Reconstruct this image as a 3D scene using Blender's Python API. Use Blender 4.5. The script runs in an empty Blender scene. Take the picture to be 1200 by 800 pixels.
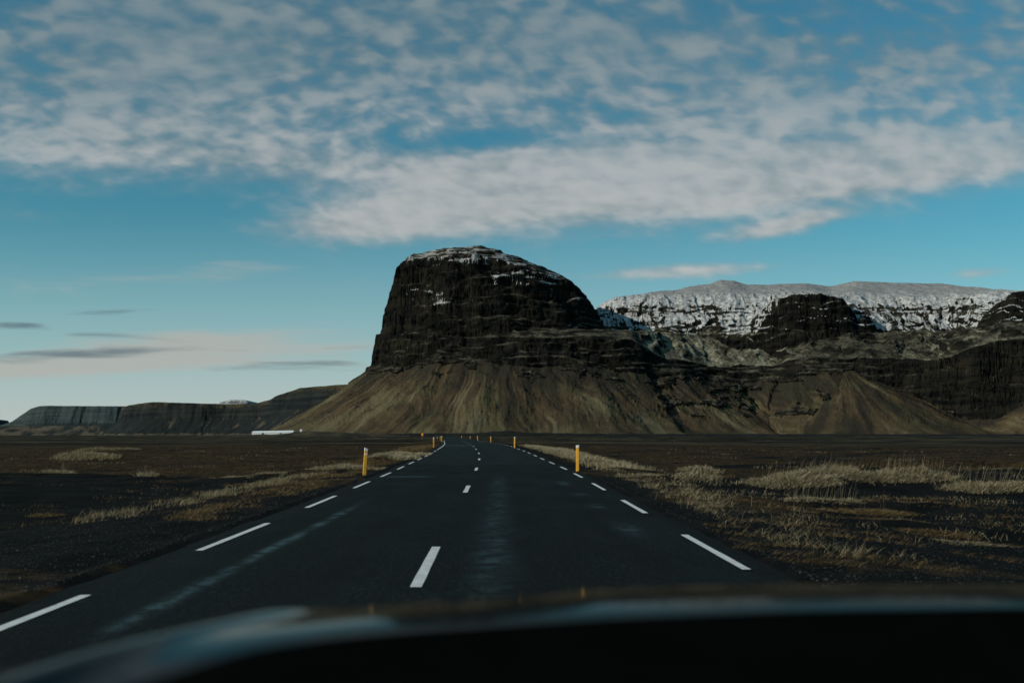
import bpy, bmesh, math, random
import numpy as np
R = math.radians
scene = bpy.context.scene
col = scene.collection
random.seed(7)
rng = np.random.default_rng(7)
F = 1167.0            # focal length in photo pixels (35 mm lens)
EYE = 1.4
HOR = 509.5           # row of the true horizon in the photo

# ------------------------------------------------------------------ helpers
def tag(o, label=None, cat=None, group=None, kind=None):
    if label: o['label'] = label
    if cat: o['category'] = cat
    if group: o['group'] = group
    if kind: o['kind'] = kind
    return o

def empty(name, loc=(0, 0, 0), rz=0.0):
    o = bpy.data.objects.new(name, None)
    o.empty_display_size = 0.2
    col.objects.link(o)
    o.location = loc
    o.rotation_euler = (0, 0, rz)
    return o

def mesh_np(name, co, faces, mat, parent=None, smooth=True, attrs=None, nv=None):
    """faces: (n,k) int array, k = 3 or 4"""
    me = bpy.data.meshes.new(name)
    co = np.asarray(co, dtype=np.float32); faces = np.asarray(faces, dtype=np.int32)
    n, k = faces.shape
    me.vertices.add(len(co)); me.vertices.foreach_set('co', co.ravel())
    me.loops.add(n * k); me.loops.foreach_set('vertex_index', faces.ravel())
    me.polygons.add(n)
    me.polygons.foreach_set('loop_start', np.arange(n, dtype=np.int32) * k)
    me.polygons.foreach_set('loop_total', np.full(n, k, dtype=np.int32))
    me.polygons.foreach_set('use_smooth', np.full(n, smooth, dtype=bool))
    me.update(calc_edges=True)
    for a, v in (attrs or {}).items():
        v = np.asarray(v, dtype=np.float32)
        if v.ndim == 2:
            at = me.attributes.new(a, 'FLOAT_COLOR', 'POINT')
            at.data.foreach_set('color', v.ravel())
        else:
            at = me.attributes.new(a, 'FLOAT', 'POINT')
            at.data.foreach_set('value', v)
    me.materials.append(mat)
    o = bpy.data.objects.new(name, me)
    col.objects.link(o)
    o.parent = parent
    return o

def grid_faces(nr, nc):
    i = np.arange(nr - 1)[:, None] * nc + np.arange(nc - 1)[None, :]
    i = i.ravel()
    return np.stack([i, i + 1, i + nc + 1, i + nc], 1)

def bm_obj(name, bm, mat, parent=None, smooth=False):
    me = bpy.data.meshes.new(name)
    bm.normal_update()
    bm.to_mesh(me); bm.free()
    for p in me.polygons: p.use_smooth = smooth
    me.materials.append(mat)
    o = bpy.data.objects.new(name, me)
    col.objects.link(o); o.parent = parent
    return o

def bm_box(bm, c, s, bevel=0.0):
    r = bmesh.ops.create_cube(bm, size=1.0)
    for v in r['verts']:
        v.co.x = v.co.x * s[0] + c[0]; v.co.y = v.co.y * s[1] + c[1]; v.co.z = v.co.z * s[2] + c[2]
    if bevel:
        es = list({e for v in r['verts'] for e in v.link_edges})
        bmesh.ops.bevel(bm, geom=es, offset=bevel, segments=2, affect='EDGES')
    return bm

# ------------------------------------------------------------------ numpy noise
def _hash(ix, iy, seed):
    h = (ix.astype(np.int64) * 374761393 + iy.astype(np.int64) * 668265263 + seed * 974711) & 0xFFFFFFFF
    h = ((h ^ (h >> 13)) * 1274126177) & 0xFFFFFFFF
    h = (h ^ (h >> 16)) & 0xFFFFFFFF
    return h.astype(np.float64) / 4294967295.0

def perlin(x, y, seed=0):
    x, y = np.broadcast_arrays(np.asarray(x, float), np.asarray(y, float))
    ix = np.floor(x); iy = np.floor(y)
    fx = x - ix; fy = y - iy
    def g(dx, dy):
        a = _hash(ix + dx, iy + dy, seed) * 2 * np.pi
        return np.cos(a) * (fx - dx) + np.sin(a) * (fy - dy)
    u = fx * fx * fx * (fx * (fx * 6 - 15) + 10); v = fy * fy * fy * (fy * (fy * 6 - 15) + 10)
    a = g(0, 0) * (1 - u) + g(1, 0) * u
    b = g(0, 1) * (1 - u) + g(1, 1) * u
    return (a * (1 - v) + b * v) * 1.5

def fbm(x, y, o=4, seed=0, lac=2.03, gain=0.5):
    s = 0; a = 1.0; t = 0
    for i in range(o):
        s = s + a * perlin(x, y, seed + i * 17); t += a
        x = x * lac + 5.3; y = y * lac + 1.7; a *= gain
    return s / t

def ridged(x, y, o=4, seed=0):
    s = 0; a = 1.0; t = 0
    for i in range(o):
        s = s + a * (1 - 2 * np.abs(perlin(x, y, seed + i * 13))); t += a
        x = x * 2.07 + 3.1; y = y * 2.07 + 7.7; a *= 0.5
    return s / t

def sst(a, b, x):
    t = np.clip((x - a) / (b - a), 0, 1)
    return t * t * (3 - 2 * t)

def poly_sd(X, Y, pts, closed=True):
    """signed distance (negative inside) and arc length of the nearest boundary point"""
    P = np.array(pts, float)
    Q = np.roll(P, -1, 0)
    L = np.hypot(*(Q - P).T); S0 = np.concatenate([[0], np.cumsum(L)[:-1]])
    best = np.full(X.shape, 1e18); s = np.zeros(X.shape); inside = np.zeros(X.shape, bool)
    for (ax, ay), (bx, by), l, s0 in zip(P, Q, L, S0):
        dx, dy = bx - ax, by - ay
        t = np.clip(((X - ax) * dx + (Y - ay) * dy) / (l * l), 0, 1)
        d2 = (X - ax - t * dx) ** 2 + (Y - ay - t * dy) ** 2
        m = d2 < best
        best = np.where(m, d2, best); s = np.where(m, s0 + t * l, s)
        c = ((ay > Y) != (by > Y))
        if dy != 0:
            xin = ax + (Y - ay) / dy * dx
            inside ^= c & (X < xin)
    d = np.sqrt(best)
    return np.where(inside, -d, d), s

def smooth_poly(pts, it=2):
    P = np.array(pts, float)
    for _ in range(it):
        Q = np.roll(P, -1, 0)
        P = np.stack([P * .75 + Q * .25, P * .25 + Q * .75], 1).reshape(-1, 2)
    return P

def pd(pts):     # (bearing column, distance) -> plan metres
    return [((p - 600) / F * d, d) for p, d in pts]

# ------------------------------------------------------------------ node helpers
class NT:
    def __init__(s, tree):
        s.t = tree; s.n = tree.nodes; s.l = tree.links
    def new(s, typ, **kw):
        nd = s.n.new(typ)
        for k, v in kw.items():
            if k.startswith('i_'):
                nd.inputs[k[2:].replace('_', ' ')].default_value = v
            else: setattr(nd, k, v)
        return nd
    def put(s, sock, v):
        if hasattr(v, 'is_output'): s.l.new(v, sock)
        else:
            if hasattr(sock.default_value, '__len__') and not hasattr(v, '__len__'): v = (v,) * len(sock.default_value)
            if hasattr(v, '__len__') and len(sock.default_value) == 4 and len(v) == 3: v = (*v, 1)
            sock.default_value = v
    def m(s, op, a, b=0.0, c=0.0, clamp=False):
        nd = s.n.new('ShaderNodeMath'); nd.operation = op; nd.use_clamp = clamp
        s.put(nd.inputs[0], a); s.put(nd.inputs[1], b)
        if len(nd.inputs) > 2: s.put(nd.inputs[2], c)
        return nd.outputs[0]
    def add(s, a, b): return s.m('ADD', a, b)
    def sub(s, a, b): return s.m('SUBTRACT', a, b)
    def mul(s, a, b): return s.m('MULTIPLY', a, b)
    def div(s, a, b): return s.m('DIVIDE', a, b)
    def mx(s, a, b): return s.m('MAXIMUM', a, b)
    def mn(s, a, b): return s.m('MINIMUM', a, b)
    def ss(s, v, a, b, c=0.0, d=1.0):
        nd = s.n.new('ShaderNodeMapRange'); nd.interpolation_type = 'SMOOTHSTEP'
        s.put(nd.inputs['Value'], v); s.put(nd.inputs['From Min'], a); s.put(nd.inputs['From Max'], b)
        s.put(nd.inputs['To Min'], c); s.put(nd.inputs['To Max'], d)
        return nd.outputs[0]
    def noise(s, vec, scale, detail=4, rough=.5, dist=0.0, out='Fac'):
        nd = s.n.new('ShaderNodeTexNoise')
        if vec is not None: s.l.new(vec, nd.inputs['Vector'])
        nd.inputs['Scale'].default_value = scale; nd.inputs['Detail'].default_value = detail
        nd.inputs['Roughness'].default_value = rough; nd.inputs['Distortion'].default_value = dist
        return nd.outputs[out]
    def vor(s, vec, scale, feature='F1', rnd=1.0, out='Distance'):
        nd = s.n.new('ShaderNodeTexVoronoi'); nd.feature = feature
        if vec is not None: s.l.new(vec, nd.inputs['Vector'])
        nd.inputs['Scale'].default_value = scale; nd.inputs['Randomness'].default_value = rnd
        return nd.outputs[out]
    def mix(s, f, a, b, mode='MIX'):
        nd = s.n.new('ShaderNodeMix'); nd.data_type = 'RGBA'; nd.blend_type = mode
        s.put(nd.inputs[0], f); s.put(nd.inputs[6], a); s.put(nd.inputs[7], b)
        return nd.outputs[2]
    def xyz(s, x, y, z):
        nd = s.n.new('ShaderNodeCombineXYZ')
        for i, v in enumerate((x, y, z)): s.put(nd.inputs[i], v)
        return nd.outputs[0]
    def sep(s, v):
        nd = s.n.new('ShaderNodeSeparateXYZ'); s.l.new(v, nd.inputs[0]); return nd.outputs
    def vscale(s, v, sc):
        nd = s.n.new('ShaderNodeMapping'); s.l.new(v, nd.inputs[0]); nd.inputs['Scale'].default_value = sc
        return nd.outputs[0]
    def attr(s, name, out='Fac'):
        nd = s.n.new('ShaderNodeAttribute'); nd.attribute_name = name; return nd.outputs[out]
    def bump(s, h, strength=.5, dist=.1, normal=None):
        nd = s.n.new('ShaderNodeBump'); s.l.new(h, nd.inputs['Height'])
        nd.inputs['Strength'].default_value = strength; nd.inputs['Distance'].default_value = dist
        if normal is not None: s.l.new(normal, nd.inputs['Normal'])
        return nd.outputs[0]

def material(name):
    m = bpy.data.materials.new(name); m.use_nodes = True
    nt = NT(m.node_tree); b = m.node_tree.nodes['Principled BSDF']
    return m, nt, b
def pos(nt):
    return nt.new('ShaderNodeNewGeometry').outputs['Position']

def plain(name, c, rough=.6, spec=.5, metal=0, var=.15, scale=6.0):
    m, nt, b = material(name)
    tc = nt.new('ShaderNodeTexCoord').outputs['Object']
    n = nt.noise(tc, scale, 5, .6)
    k = nt.ss(n, .3, .7, 1 - var, 1 + var)
    v = nt.new('ShaderNodeVectorMath', operation='SCALE'); v.inputs[0].default_value = c
    nt.l.new(k, v.inputs['Scale']); nt.l.new(v.outputs[0], b.inputs['Base Color'])
    b.inputs['Roughness'].default_value = rough; b.inputs['Specular IOR Level'].default_value = spec
    b.inputs['Metallic'].default_value = metal
    return m

# ------------------------------------------------------------------ road geometry (metres)
def roadz(Y):
    return 0.26 * sst(38, 118, Y)

def _curve(tbl):
    y = np.array([a for a, b in tbl], float); x = np.array([b for a, b in tbl], float)
    yy = np.linspace(-60, 700, 1521)
    xx = np.interp(yy, y, x)
    k = np.hanning(31); k /= k.sum()
    pad = np.pad(xx, 15, mode='reflect', reflect_type='odd')
    return yy, np.convolve(pad, k, 'valid')
_C = _curve([(-60, .5), (0, -.70), (9.1, -.886), (12.4, -.95), (25, -1.15), (41.4, -1.47), (55, -1.80), (70, -2.3), (80, -2.8), (92, -3.4), (112, -4.5), (140, -6.25), (200, -10.3), (300, -17.0), (500, -30), (700, -43)])
_Rt = _curve([(-60, 3.7), (0, 2.52), (10.3, 2.44), (17, 2.39), (25, 2.36), (33, 2.31), (41.9, 2.19), (49, 1.99), (55.8, 1.75), (63.5, 1.52), (71, 1.27), (78, 1.0), (85, .66), (92, .32), (102, -.1), (128, -1.5), (160, -3.9), (200, -6.8), (300, -13.5), (500, -26.5), (700, -39.5)])
_Lt = _curve([(-60, -2.9), (0, -3.62), (7, -3.68), (12, -3.79), (18.5, -3.93), (22, -4.02), (27.5, -4.22), (37, -4.5), (45, -4.85), (52.5, -5.1), (59.5, -5.33), (71, -5.72), (82, -6.2), (102, -7.1), (130, -8.75), (190, -13.0), (300, -20.4), (500, -33.5), (700, -46.5)])
def XC(Y): return np.interp(Y, *_C)
def XR(Y): return np.interp(Y, *_Rt)
def XL(Y): return np.interp(Y, *_Lt)

RIDGES = [  # (column, distance, half length m, half depth m, height m)
    (930, 33, 2.6, 1.3, .34), (985, 35, 3.6, 1.4, .30), (1060, 34, 4.0, 1.5, .30), (1130, 34, 3.5, 1.3, .27), (1190, 32, 3.0, 1.3, .30),
    (1010, 24, 3.4, 1.0, .20), (815, 35, 1.6, .8, .22), (1100, 18.5, 1.8, .7, .20), (818, 47, 1.6, .9, .3), (1020, 57, 7.0, 1.6, .3), (1170, 56, 6, 1.6, .3),
    (460, 56, 2.2, 2.2, .30), (478, 66, 2.0, 3, .25), (405, 42, 2.5, 1.6, .18), (325, 39, 3.0, 1.2, .22), (180, 44, 5, 1.2, .15), (100, 73, 3.6, 1.8, .30),
    (127, 112, 5.0, 2.5, .5), (60, 44, 3.5, 1.2, .15), (735, 42, 2.6, 1.4, .12), (700, 52, 3.0, 1.6, .16),
]
_RX = [((c - 600) / F * d, d, a, b, h) for c, d, a, b, h in RIDGES]
def ground_z(X, Y):
    X = np.asarray(X, float); Y = np.asarray(Y, float)
    Yc = np.clip(Y, -60, 700)
    e = np.maximum(np.maximum(X - XR(Yc) - .45, XL(Yc) - .55 - X), 0)
    e = e + np.where(Y > 700, (Y - 700) * .3, 0)
    rz = roadz(Y) * np.exp(-(e / 40) ** 2)
    drop = .06 * sst(0, .35, e) + .42 * sst(.8, 6.5, e)
    w = sst(2.0, 9, e)
    mound = .26 * fbm(X / 15, Y / 6, 3, 5) + .10 * fbm(X / 3.2, Y / 1.8, 3, 9)
    mound = np.where(mound > 0, mound, mound * .7)
    far = 1 + 1.5 * sst(150, 900, Y)
    mound = mound * far
    near = .035 * fbm(X / 1.1, Y / .9, 3, 21) * sst(.1, 1.2, e) * (Y < 150)
    z = rz - drop + w * mound + near
    for rx, ry, a, b, h in _RX:
        q = ((X - rx) / a) ** 2 + ((Y - ry) / b) ** 2
        z = z + h * np.exp(-q * 1.1) * (1 + .5 * fbm(X / .8 + rx, Y / .8, 2, 3)) * sst(.5, 2, e)
    return z

def px2world(px, py, h=0.0):
    """where the sight line of a photo point meets the ground (used once, to measure positions)"""
    t = (px - 600) / F; s = (HOR - py) / F
    if s >= -.0005: s = -.0005
    Y = 5.0
    Ys = np.geomspace(4, 2500, 1400)
    zz = ground_z(t * Ys, Ys) + h
    ray = EYE + s * Ys
    k = np.argmax(ray <= zz)
    if ray[k] > zz[k]: k = len(Ys) - 1
    return t * Ys[k], Ys[k]

# ------------------------------------------------------------------ sun and sky
SUN_EL, SUN_AZ = 24.0, -117.0        # azimuth from +Y (view), negative = left
sd = (math.sin(R(SUN_AZ)) * math.cos(R(SUN_EL)), math.cos(R(SUN_AZ)) * math.cos(R(SUN_EL)), math.sin(R(SUN_EL)))
sun = bpy.data.lights.new('sun', 'SUN'); sun.energy = 3.6; sun.angle = R(.53); sun.color = (1, .90, .76)
so = bpy.data.objects.new('sun', sun); col.objects.link(so)
so.rotation_euler = (R(90 - SUN_EL), 0, R(-SUN_AZ + 180))

world = bpy.data.worlds.new('World'); scene.world = world; world.use_nodes = True
W = NT(world.node_tree); W.n.clear()
out = W.new('ShaderNodeOutputWorld'); bg = W.new('ShaderNodeBackground')
sky = W.new('ShaderNodeTexSky'); sky.sky_type = 'NISHITA'; sky.sun_disc = False
sky.sun_elevation = R(SUN_EL); sky.sun_rotation = R(SUN_AZ)
sky.air_density = 1.0; sky.dust_density = .6; sky.ozone_density = 2.2
SKYS = .10
bg.inputs['Strength'].default_value = SKYS
gen = W.new('ShaderNodeTexCoord').outputs['Generated']
dx, dy, dz = W.sep(gen)
ay = W.mx(W.m('ABSOLUTE', dy), .12)
U = W.div(dx, ay); V = W.div(W.mx(dz, 0.0), ay)
def PU(px): return (px - 600) / F
def PV(py): return (HOR - py) / F
def blob(cx, cy, rx, ry, ang=0, p=1.0):
    """soft ellipse over a part of the sky, centre and radii in degrees-like units"""
    a = R(ang); ca, sa = math.cos(a), math.sin(a)
    ux = W.sub(U, PU(cx)); vy = W.sub(V, PV(cy))
    x = W.add(W.mul(ux, ca * F / rx), W.mul(vy, sa * F / rx))
    y = W.add(W.mul(ux, -sa * F / ry), W.mul(vy, ca * F / ry))
    q = W.add(W.mul(x, x), W.mul(y, y))
    return W.mul(W.m('EXPONENT', W.mul(q, -1.0)), p)
def total(*a):
    r = a[0]
    for b in a[1:]: r = W.add(r, b)
    return r
# cloud sheet coordinates: a flat layer overhead, so cells shrink towards the horizon
zz = W.add(W.mx(dz, 0.0), .42)
P = W.xyz(W.div(dx, zz), W.div(dy, zz), 0.0)
warp = W.noise(P, 1.3, 3, .5, 0, 'Color')
vm = W.new('ShaderNodeVectorMath', operation='MULTIPLY_ADD')
W.l.new(warp, vm.inputs[0]); vm.inputs[1].default_value = (.16, .16, 0); W.l.new(P, vm.inputs[2])
PW = vm.outputs[0]
mp = W.new('ShaderNodeMapping'); W.l.new(PW, mp.inputs[0]); mp.inputs['Rotation'].default_value = (0, 0, R(14)); mp.inputs['Scale'].default_value = (.80, 1.45, 1)
PR = mp.outputs[0]
big = W.noise(PR, 4.6, 4, .5)
med = W.noise(PR, 15.0, 3, .5, .2)
cell = W.noise(W.vscale(PR, (1.0, .62, 1)), 40.0, 2, .35, .25)
fine = W.noise(PR, 75.0, 3, .5)
cov = total(
    blob(560, 50, 780, 115, 0, .72), blob(130, 105, 260, 115, 0, .50), blob(900, 130, 300, 70, 0, .30),
    blob(740, 216, 330, 50, 4, 1.15), blob(1090, 188, 200, 28, 6, .80), blob(430, 262, 130, 22, 3, .75), blob(1120, 60, 200, 50, 8, .25),
    blob(330, 185, 280, 26, -3, .42), blob(900, 268, 90, 14, 12, .40), blob(800, 318, 110, 9, 3, .75), blob(930, 262, 60, 9, 14, .4), blob(60, 255, 170, 14, -2, .28),
    blob(1145, 320, 40, 8, 3, .55), blob(150, 335, 200, 20, -2, .16),
    W.mul(blob(230, 262, 190, 30, 0, 1), -.30), W.mul(blob(560, 168, 130, 12, 3, 1), -.34), W.mul(blob(900, 162, 200, 8, 0, 1), -.20),
    W.mul(blob(60, 40, 90, 60, 0, 1), -.10), W.mul(blob(1000, 20, 170, 20, 0, 1), -.22), W.mul(blob(820, 295, 260, 14, 0, 1), -.1))
tex0 = total(W.mul(W.sub(big, .5), .95), W.mul(W.sub(med, .5), .62), W.mul(W.sub(cell, .5), W.ss(V, .24, .36, .5, 1.0)), W.mul(W.sub(fine, .5), .16))
tex = W.mul(tex0, W.ss(V, .22, .34, .55, 1.0))
dens = W.ss(W.add(cov, tex), .08, .90)
puff = W.add(W.mul(W.ss(cell, .22, .80), .45), W.mul(W.ss(med, .22, .80), .55))
dens = W.mul(dens, W.add(W.ss(V, .24, .36, .90, .42), W.mul(puff, W.ss(V, .24, .36, .10, .62))))
# low, streaky clouds near the left horizon
PL = W.xyz(W.mul(U, 3.2), W.mul(V, 26.0), .3)
lw = W.noise(PL, 1.5, 6, .55, .4)
lw2 = W.noise(W.xyz(W.mul(U, 6.0), W.mul(V, 60.0), 2.3), 1.4, 5, .55, .3)
lcov = total(blob(200, 412, 330, 30, 3, .62), blob(40, 432, 190, 14, 2, .40), blob(330, 385, 200, 14, 8, .20), blob(120, 328, 200, 16, 0, .34), blob(280, 312, 90, 9, 0, .3))
ldens = W.mul(W.ss(total(lcov, W.mul(W.sub(lw, .5), .9), W.mul(W.sub(lw2, .5), .4)), .28, .75), .75)
dcov = total(blob(90, 415, 160, 10, 2, .75), blob(15, 381, 45, 5, 0, .75), blob(110, 392, 80, 5, -4, .40), blob(330, 428, 170, 6, 3, .42), blob(120, 366, 90, 4, 3, .45), blob(320, 364, 45, 4, 2, .45))
ddens = W.mul(W.ss(total(dcov, W.mul(W.sub(lw, .5), .9), W.mul(W.sub(lw2, .5), 1.3)), .26, .85), .80)
# colour of the clear sky
skyc = W.mix(1.0, sky.outputs[0], (.34, .84, .80), 'MULTIPLY')
skyc = W.mix(W.ss(V, .24, -.01, 0, .88), skyc, tuple(v / SKYS for v in (.41, .52, .55)))
skyc = W.mix(W.ss(V, .09, -.01, 0, .80), skyc, tuple(v / SKYS for v in (.49, .53, .485)))
K = 1 / SKYS
def kc(c): return tuple(v * K for v in c)
shade = total(W.mul(W.sub(big, .5), .6), W.mul(W.sub(med, .5), .45), W.mul(W.sub(cell, .5), .4), W.mul(dens, .40))
ccol = W.mix(W.ss(shade, -.05, .55), kc((.22, .27, .285)), kc((.46, .475, .475)))
ccol = W.mix(W.ss(V, .02, .26), kc((.52, .52, .50)), ccol)
ccol = W.mix(W.ss(V, .24, .42, 0, .75), ccol, W.mix(.5, kc((.13, .19, .205)), W.mix(1.0, ccol, (.52, .62, .64), 'MULTIPLY')))
c1 = W.mix(W.mul(dens, W.ss(V, .40, .20, .84, .95)), skyc, ccol)
c2 = W.mix(ldens, c1, kc((.44, .43, .395)))
c3 = W.mix(ddens, c2, kc((.115, .17, .20)))
W.l.new(c3, bg.inputs['Color']); W.l.new(bg.outputs[0], out.inputs['Surface'])

# ------------------------------------------------------------------ mountain
def colpx(a, b, step): return np.arange(a, b + step, step)
def fan(pxs, Ds):
    PX, D = np.meshgrid(pxs, Ds)
    return PX, D, (PX - 600) / F * D
def tbl(PX, t):
    return np.interp(PX, [a for a, b in t], [b for a, b in t])

def terrace(h, P, k, ph):
    ph = ph * 3.0
    out = h
    for PP, kk, o in ((P * 1.9, k * .55, 0.0), (P * .83, k * .45, .37)):
        q = h / PP + ph + o
        f = q - np.floor(q)
        # each bed has its own hardness
        hard = _hash(np.floor(q), np.floor(q) * 0 + 3, 17)
        f2 = sst(.25 + .2 * hard, .8, f)
        out = out + kk * (.35 + hard) * PP * (f2 - f)
    return out

def build_mountain(mat):
    pxs = colpx(296, 1300, .85)
    Ds = np.concatenate([np.arange(2880, 3300, 9), np.arange(3300, 3960, 2.3), np.arange(3960, 4080, 5), np.arange(4080, 5300, 16)])
    PX, D, X = fan(pxs, Ds)
    Y = D
    w1x = 26 * fbm(X / 130, Y / 130, 3, 31); w1y = 26 * fbm(X / 130, Y / 130, 3, 47)
    w2x = 3 * fbm(X / 26, Y / 26, 2, 61); w2y = 3 * fbm(X / 26, Y / 26, 2, 77)
    Xw, Yw = X + w1x + w2x, Y + w1y + w2y
    s3 = lambda y: HOR - y
    # lower tier
    Lp = smooth_poly(pd([(455, 4400), (449, 3900), (447, 3680), (462, 3570), (500, 3490), (560, 3445), (640, 3435), (700, 3460), (760, 3510), (810, 3600), (860, 3690), (905, 3680), (940, 3610), (1000, 3600), (1060, 3570), (1120, 3450), (1200, 3350), (1330, 3280), (1400, 5600), (480, 5600)]), 2)
    dL, sL = poly_sd(Xw, Yw, Lp)
    rib = fbm(sL / 150, D / 900, 3, 5)
    dL = dL - 22 * rib
    ht = sst(760, 840, PX) * (16 * fbm(sL / 130, sL * 0, 4, 7)) + tbl(PX, [(434, 80), (440, 88), (445, 120), (505, 120), (535, 113), (740, 112), (775, 92), (850, 84), (905, 86), (940, 93), (1050, 92), (1100, 88), (1160, 106), (1300, 112)]) * 3500 / F
    hf = tbl(PX, [(430, 82), (500, 78), (560, 80), (640, 74), (700, 74), (780, 66), (860, 62), (930, 68), (985, 70), (1015, 58), (1060, 42), (1110, 24), (1150, 12), (1175, 18), (1210, 34), (1300, 40)]) * 3550 / F
    hf = hf + 15 * ridged(sL / 210, sL * 0, 2, 3) - 4 + 9 * fbm(sL / 60, sL * 0, 3, 3)
    Wc = np.interp(PX, [440, 480, 540], [34, 50, 62])
    cl = np.clip(dL / Wc, 0, 1)
    h0 = ht + (hf - ht) * cl
    cl = np.clip((dL + 12 * fbm(sL / 90, h0 / 26, 3, 151) * (dL > -25)) / Wc, 0, 1)
    cliffL = ht + (hf - ht) * cl ** .85
    cliffL = terrace(cliffL, 27, .75, .4 * fbm(X / 300, Y / 300, 2, 8))
    # talus
    Wt = np.maximum(hf, 30) / .60
    q = np.clip((dL - Wc) / Wt, 0, 1.3)
    fanw = 1 - sst(700, 800, PX)
    sA = np.arctan2(X - (572 - 600) / F * 3700, 3700 - Y) * 430
    sA = sA + 30 * fbm(X / 260, Y / 260, 2, 301)
    sL0 = sL
    sL = np.where(PX < 745, sA, sL - q * 120)
    gul = ridged(sL / 46 + .25 * fbm(X / 80, Y / 80, 2, 3), q * .7, 3, 12)
    gul2 = ridged(sL / 13, q * 1.2, 3, 19)
    tal = hf * np.clip(1 - q, 0, 1) ** 1.32 + (2.6 * gul + 1.6 * gul2) * np.sin(np.pi * np.clip(q, 0, 1)) ** .6 - np.where(q > 1, (q - 1) * 60, 0)
    ledge = ht + np.clip(-dL, 0, 400) * .47
    capL = tbl(PX, [(430, 375), (740, 375), (800, 372), (900, 380), (1300, 375)])
    ledge = np.minimum(ledge, capL) + ((6 + 17 * sst(720, 780, PX)) * ridged(X / 78 + .4 * fbm(X / 60, Y / 60, 2, 4), Y / 300, 2, 91)) * sst(5, 60, -dL)
    HL = np.where(dL < 0, ledge, np.where(dL < Wc, cliffL, tal))
    talm = ((dL > Wc) * 1.0)
    # talus cone
    ax, ay_ = (985 - 600) / F * 3600, 3610
    r = np.hypot((Xw - ax) / np.where(Xw > ax, 1.38, 1.0), Yw - ay_)
    th = np.arctan2(X - ax, -(Y - ay_))
    hc = 262 * np.clip(1 - r / 455, 0, 1) ** 1.22 + (4 * ridged(th * 5, r / 500, 3, 33)) * np.sin(np.pi * np.clip(r / 455, 0, 1))
    hc = np.where(Y > ay_ + 60, -50, hc)
    cone = hc > HL
    # main upper block
    Up = smooth_poly(pd([(468, 4400), (458, 3950), (453, 3760), (452, 3660), (466, 3620), (520, 3590), (580, 3585), (640, 3620), (690, 3710), (712, 3800), (722, 4000), (715, 4400)]), 2)
    dU, sU = poly_sd(Xw, Yw, Up)
    dU = dU - 16 * fbm(sU / 150, D / 900, 3, 55) * np.where(X < -330, .4, 1)
    T = tbl(PX, [(438, 105), (445, 122), (449, 146), (454, 158), (459, 174), (464, 195), (470, 202), (475, 206), (480, 211), (520, 218.5), (545, 219), (560, 221), (572, 219.5), (600, 211), (620, 204), (640, 197.5), (665, 187.5), (678, 178), (690, 165), (705, 144), (713, 125), (722, 110)])
    Tm = T * 3725 / F
    rim = Tm - np.interp(PX, [440, 465, 500, 560, 640, 680], [8, 14, 46, 58, 46, 25])
    WU = np.interp(PX, [440, 465, 500, 560, 640, 700], [26, 40, 95, 110, 105, 90])
    foot = 372
    cU = np.clip(dU / WU, 0, 1)
    h0 = rim + (foot - rim) * cU
    cU = np.clip((dU + 13 * fbm(sU / 100, h0 / 34, 3, 161)) / WU, 0, 1)
    cliffU = rim + (foot - rim) * cU ** .9
    cliffU = terrace(cliffU, 44, .85, .5 * fbm(X / 260, Y / 400, 2, 18))
    capU = rim + (Tm - rim) * sst(-10, 120, -dU) ** .9
    capU = terrace(capU, 12, .8, .3 * fbm(X / 200, Y / 200, 2, 28)) + 3 * fbm(X / 22, Y / 22, 3, 44)
    HU = np.where(dU < 0, capU, np.where(dU < WU, cliffU, foot - (dU - WU) * 6))
    HU = np.where(Y > 4300, -50, HU)
    # snowy upper slopes of the range behind
    Ep = smooth_poly(pd([(640, 3980), (760, 3870), (830, 3900), (880, 3860), (930, 3830), (1000, 3830), (1060, 3900), (1120, 3880), (1180, 3760), (1330, 3700), (1400, 5800), (640, 5800)]), 2)
    dE, sE = poly_sd(Xw, Yw, Ep)
    dE = dE - 16 * ridged(sE / 70, D / 700, 3, 71)
    S = tbl(PX, [(600, 170), (695, 171), (740, 173), (790, 172.5), (830, 174.5), (846, 176.5), (860, 175), (875, 170.5), (900, 169.5), (925, 172), (945, 173), (975, 170), (1000, 175.5), (1012, 176), (1060, 173), (1100, 171), (1150, 169), (1200, 167), (1300, 165)])
    base = 396
    i = np.clip(-dE, 0, 2000)
    bowl = ridged(sE / 42, i / 160, 3, 81)
    up = base + 118 * np.clip(i / 230, 0, 1) ** .85 + (S * 4850 / F - base - 118) * np.clip((i - 60) / 780, 0, 1) ** .9
    up = up + (10 * bowl + 5 * fbm(X / 25, Y / 25, 3, 83)) * sst(0, 40, i) * (1 - sst(260, 420, i)) + 6 * fbm(X / 110, Y / 160, 3, 85) * sst(200, 400, i) * (1 - sst(700, 850, i))
    up = np.where(i > 850, up - (i - 850) * .15, up)
    up = up + .45 * (terrace(up, 26, .7, .8 * fbm(X / 150, Y / 150, 3, 88)) - up) * (1 - sst(120, 320, i))
    cE = np.clip(dE / 26, 0, 1)
    HE = np.where(dE < 0, up, np.where(dE < 26, base - 34 * cE, 362 - (dE - 26) * 2.5))
    # buttresses
    def butt(pts, Tt, foot, seed, Dn, wc=75):
        d, s = poly_sd(Xw, Yw, smooth_poly(pd(pts), 2))
        d = d - 12 * fbm(s / 80, D / 900, 4, seed)
        Th = tbl(PX, Tt) * Dn / F
        c = np.clip(d / wc, 0, 1)
        h0 = Th - 8 + (foot - Th + 8) * c
        c = np.clip((d + 11 * fbm(s / 80, h0 / 30, 3, seed + 1)) / wc, 0, 1)
        cf = Th - 8 + (foot - Th + 8) * c
        cf = terrace(cf, 33, .8, .4 * fbm(X / 200, Y / 200, 2, seed + 5))
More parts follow.
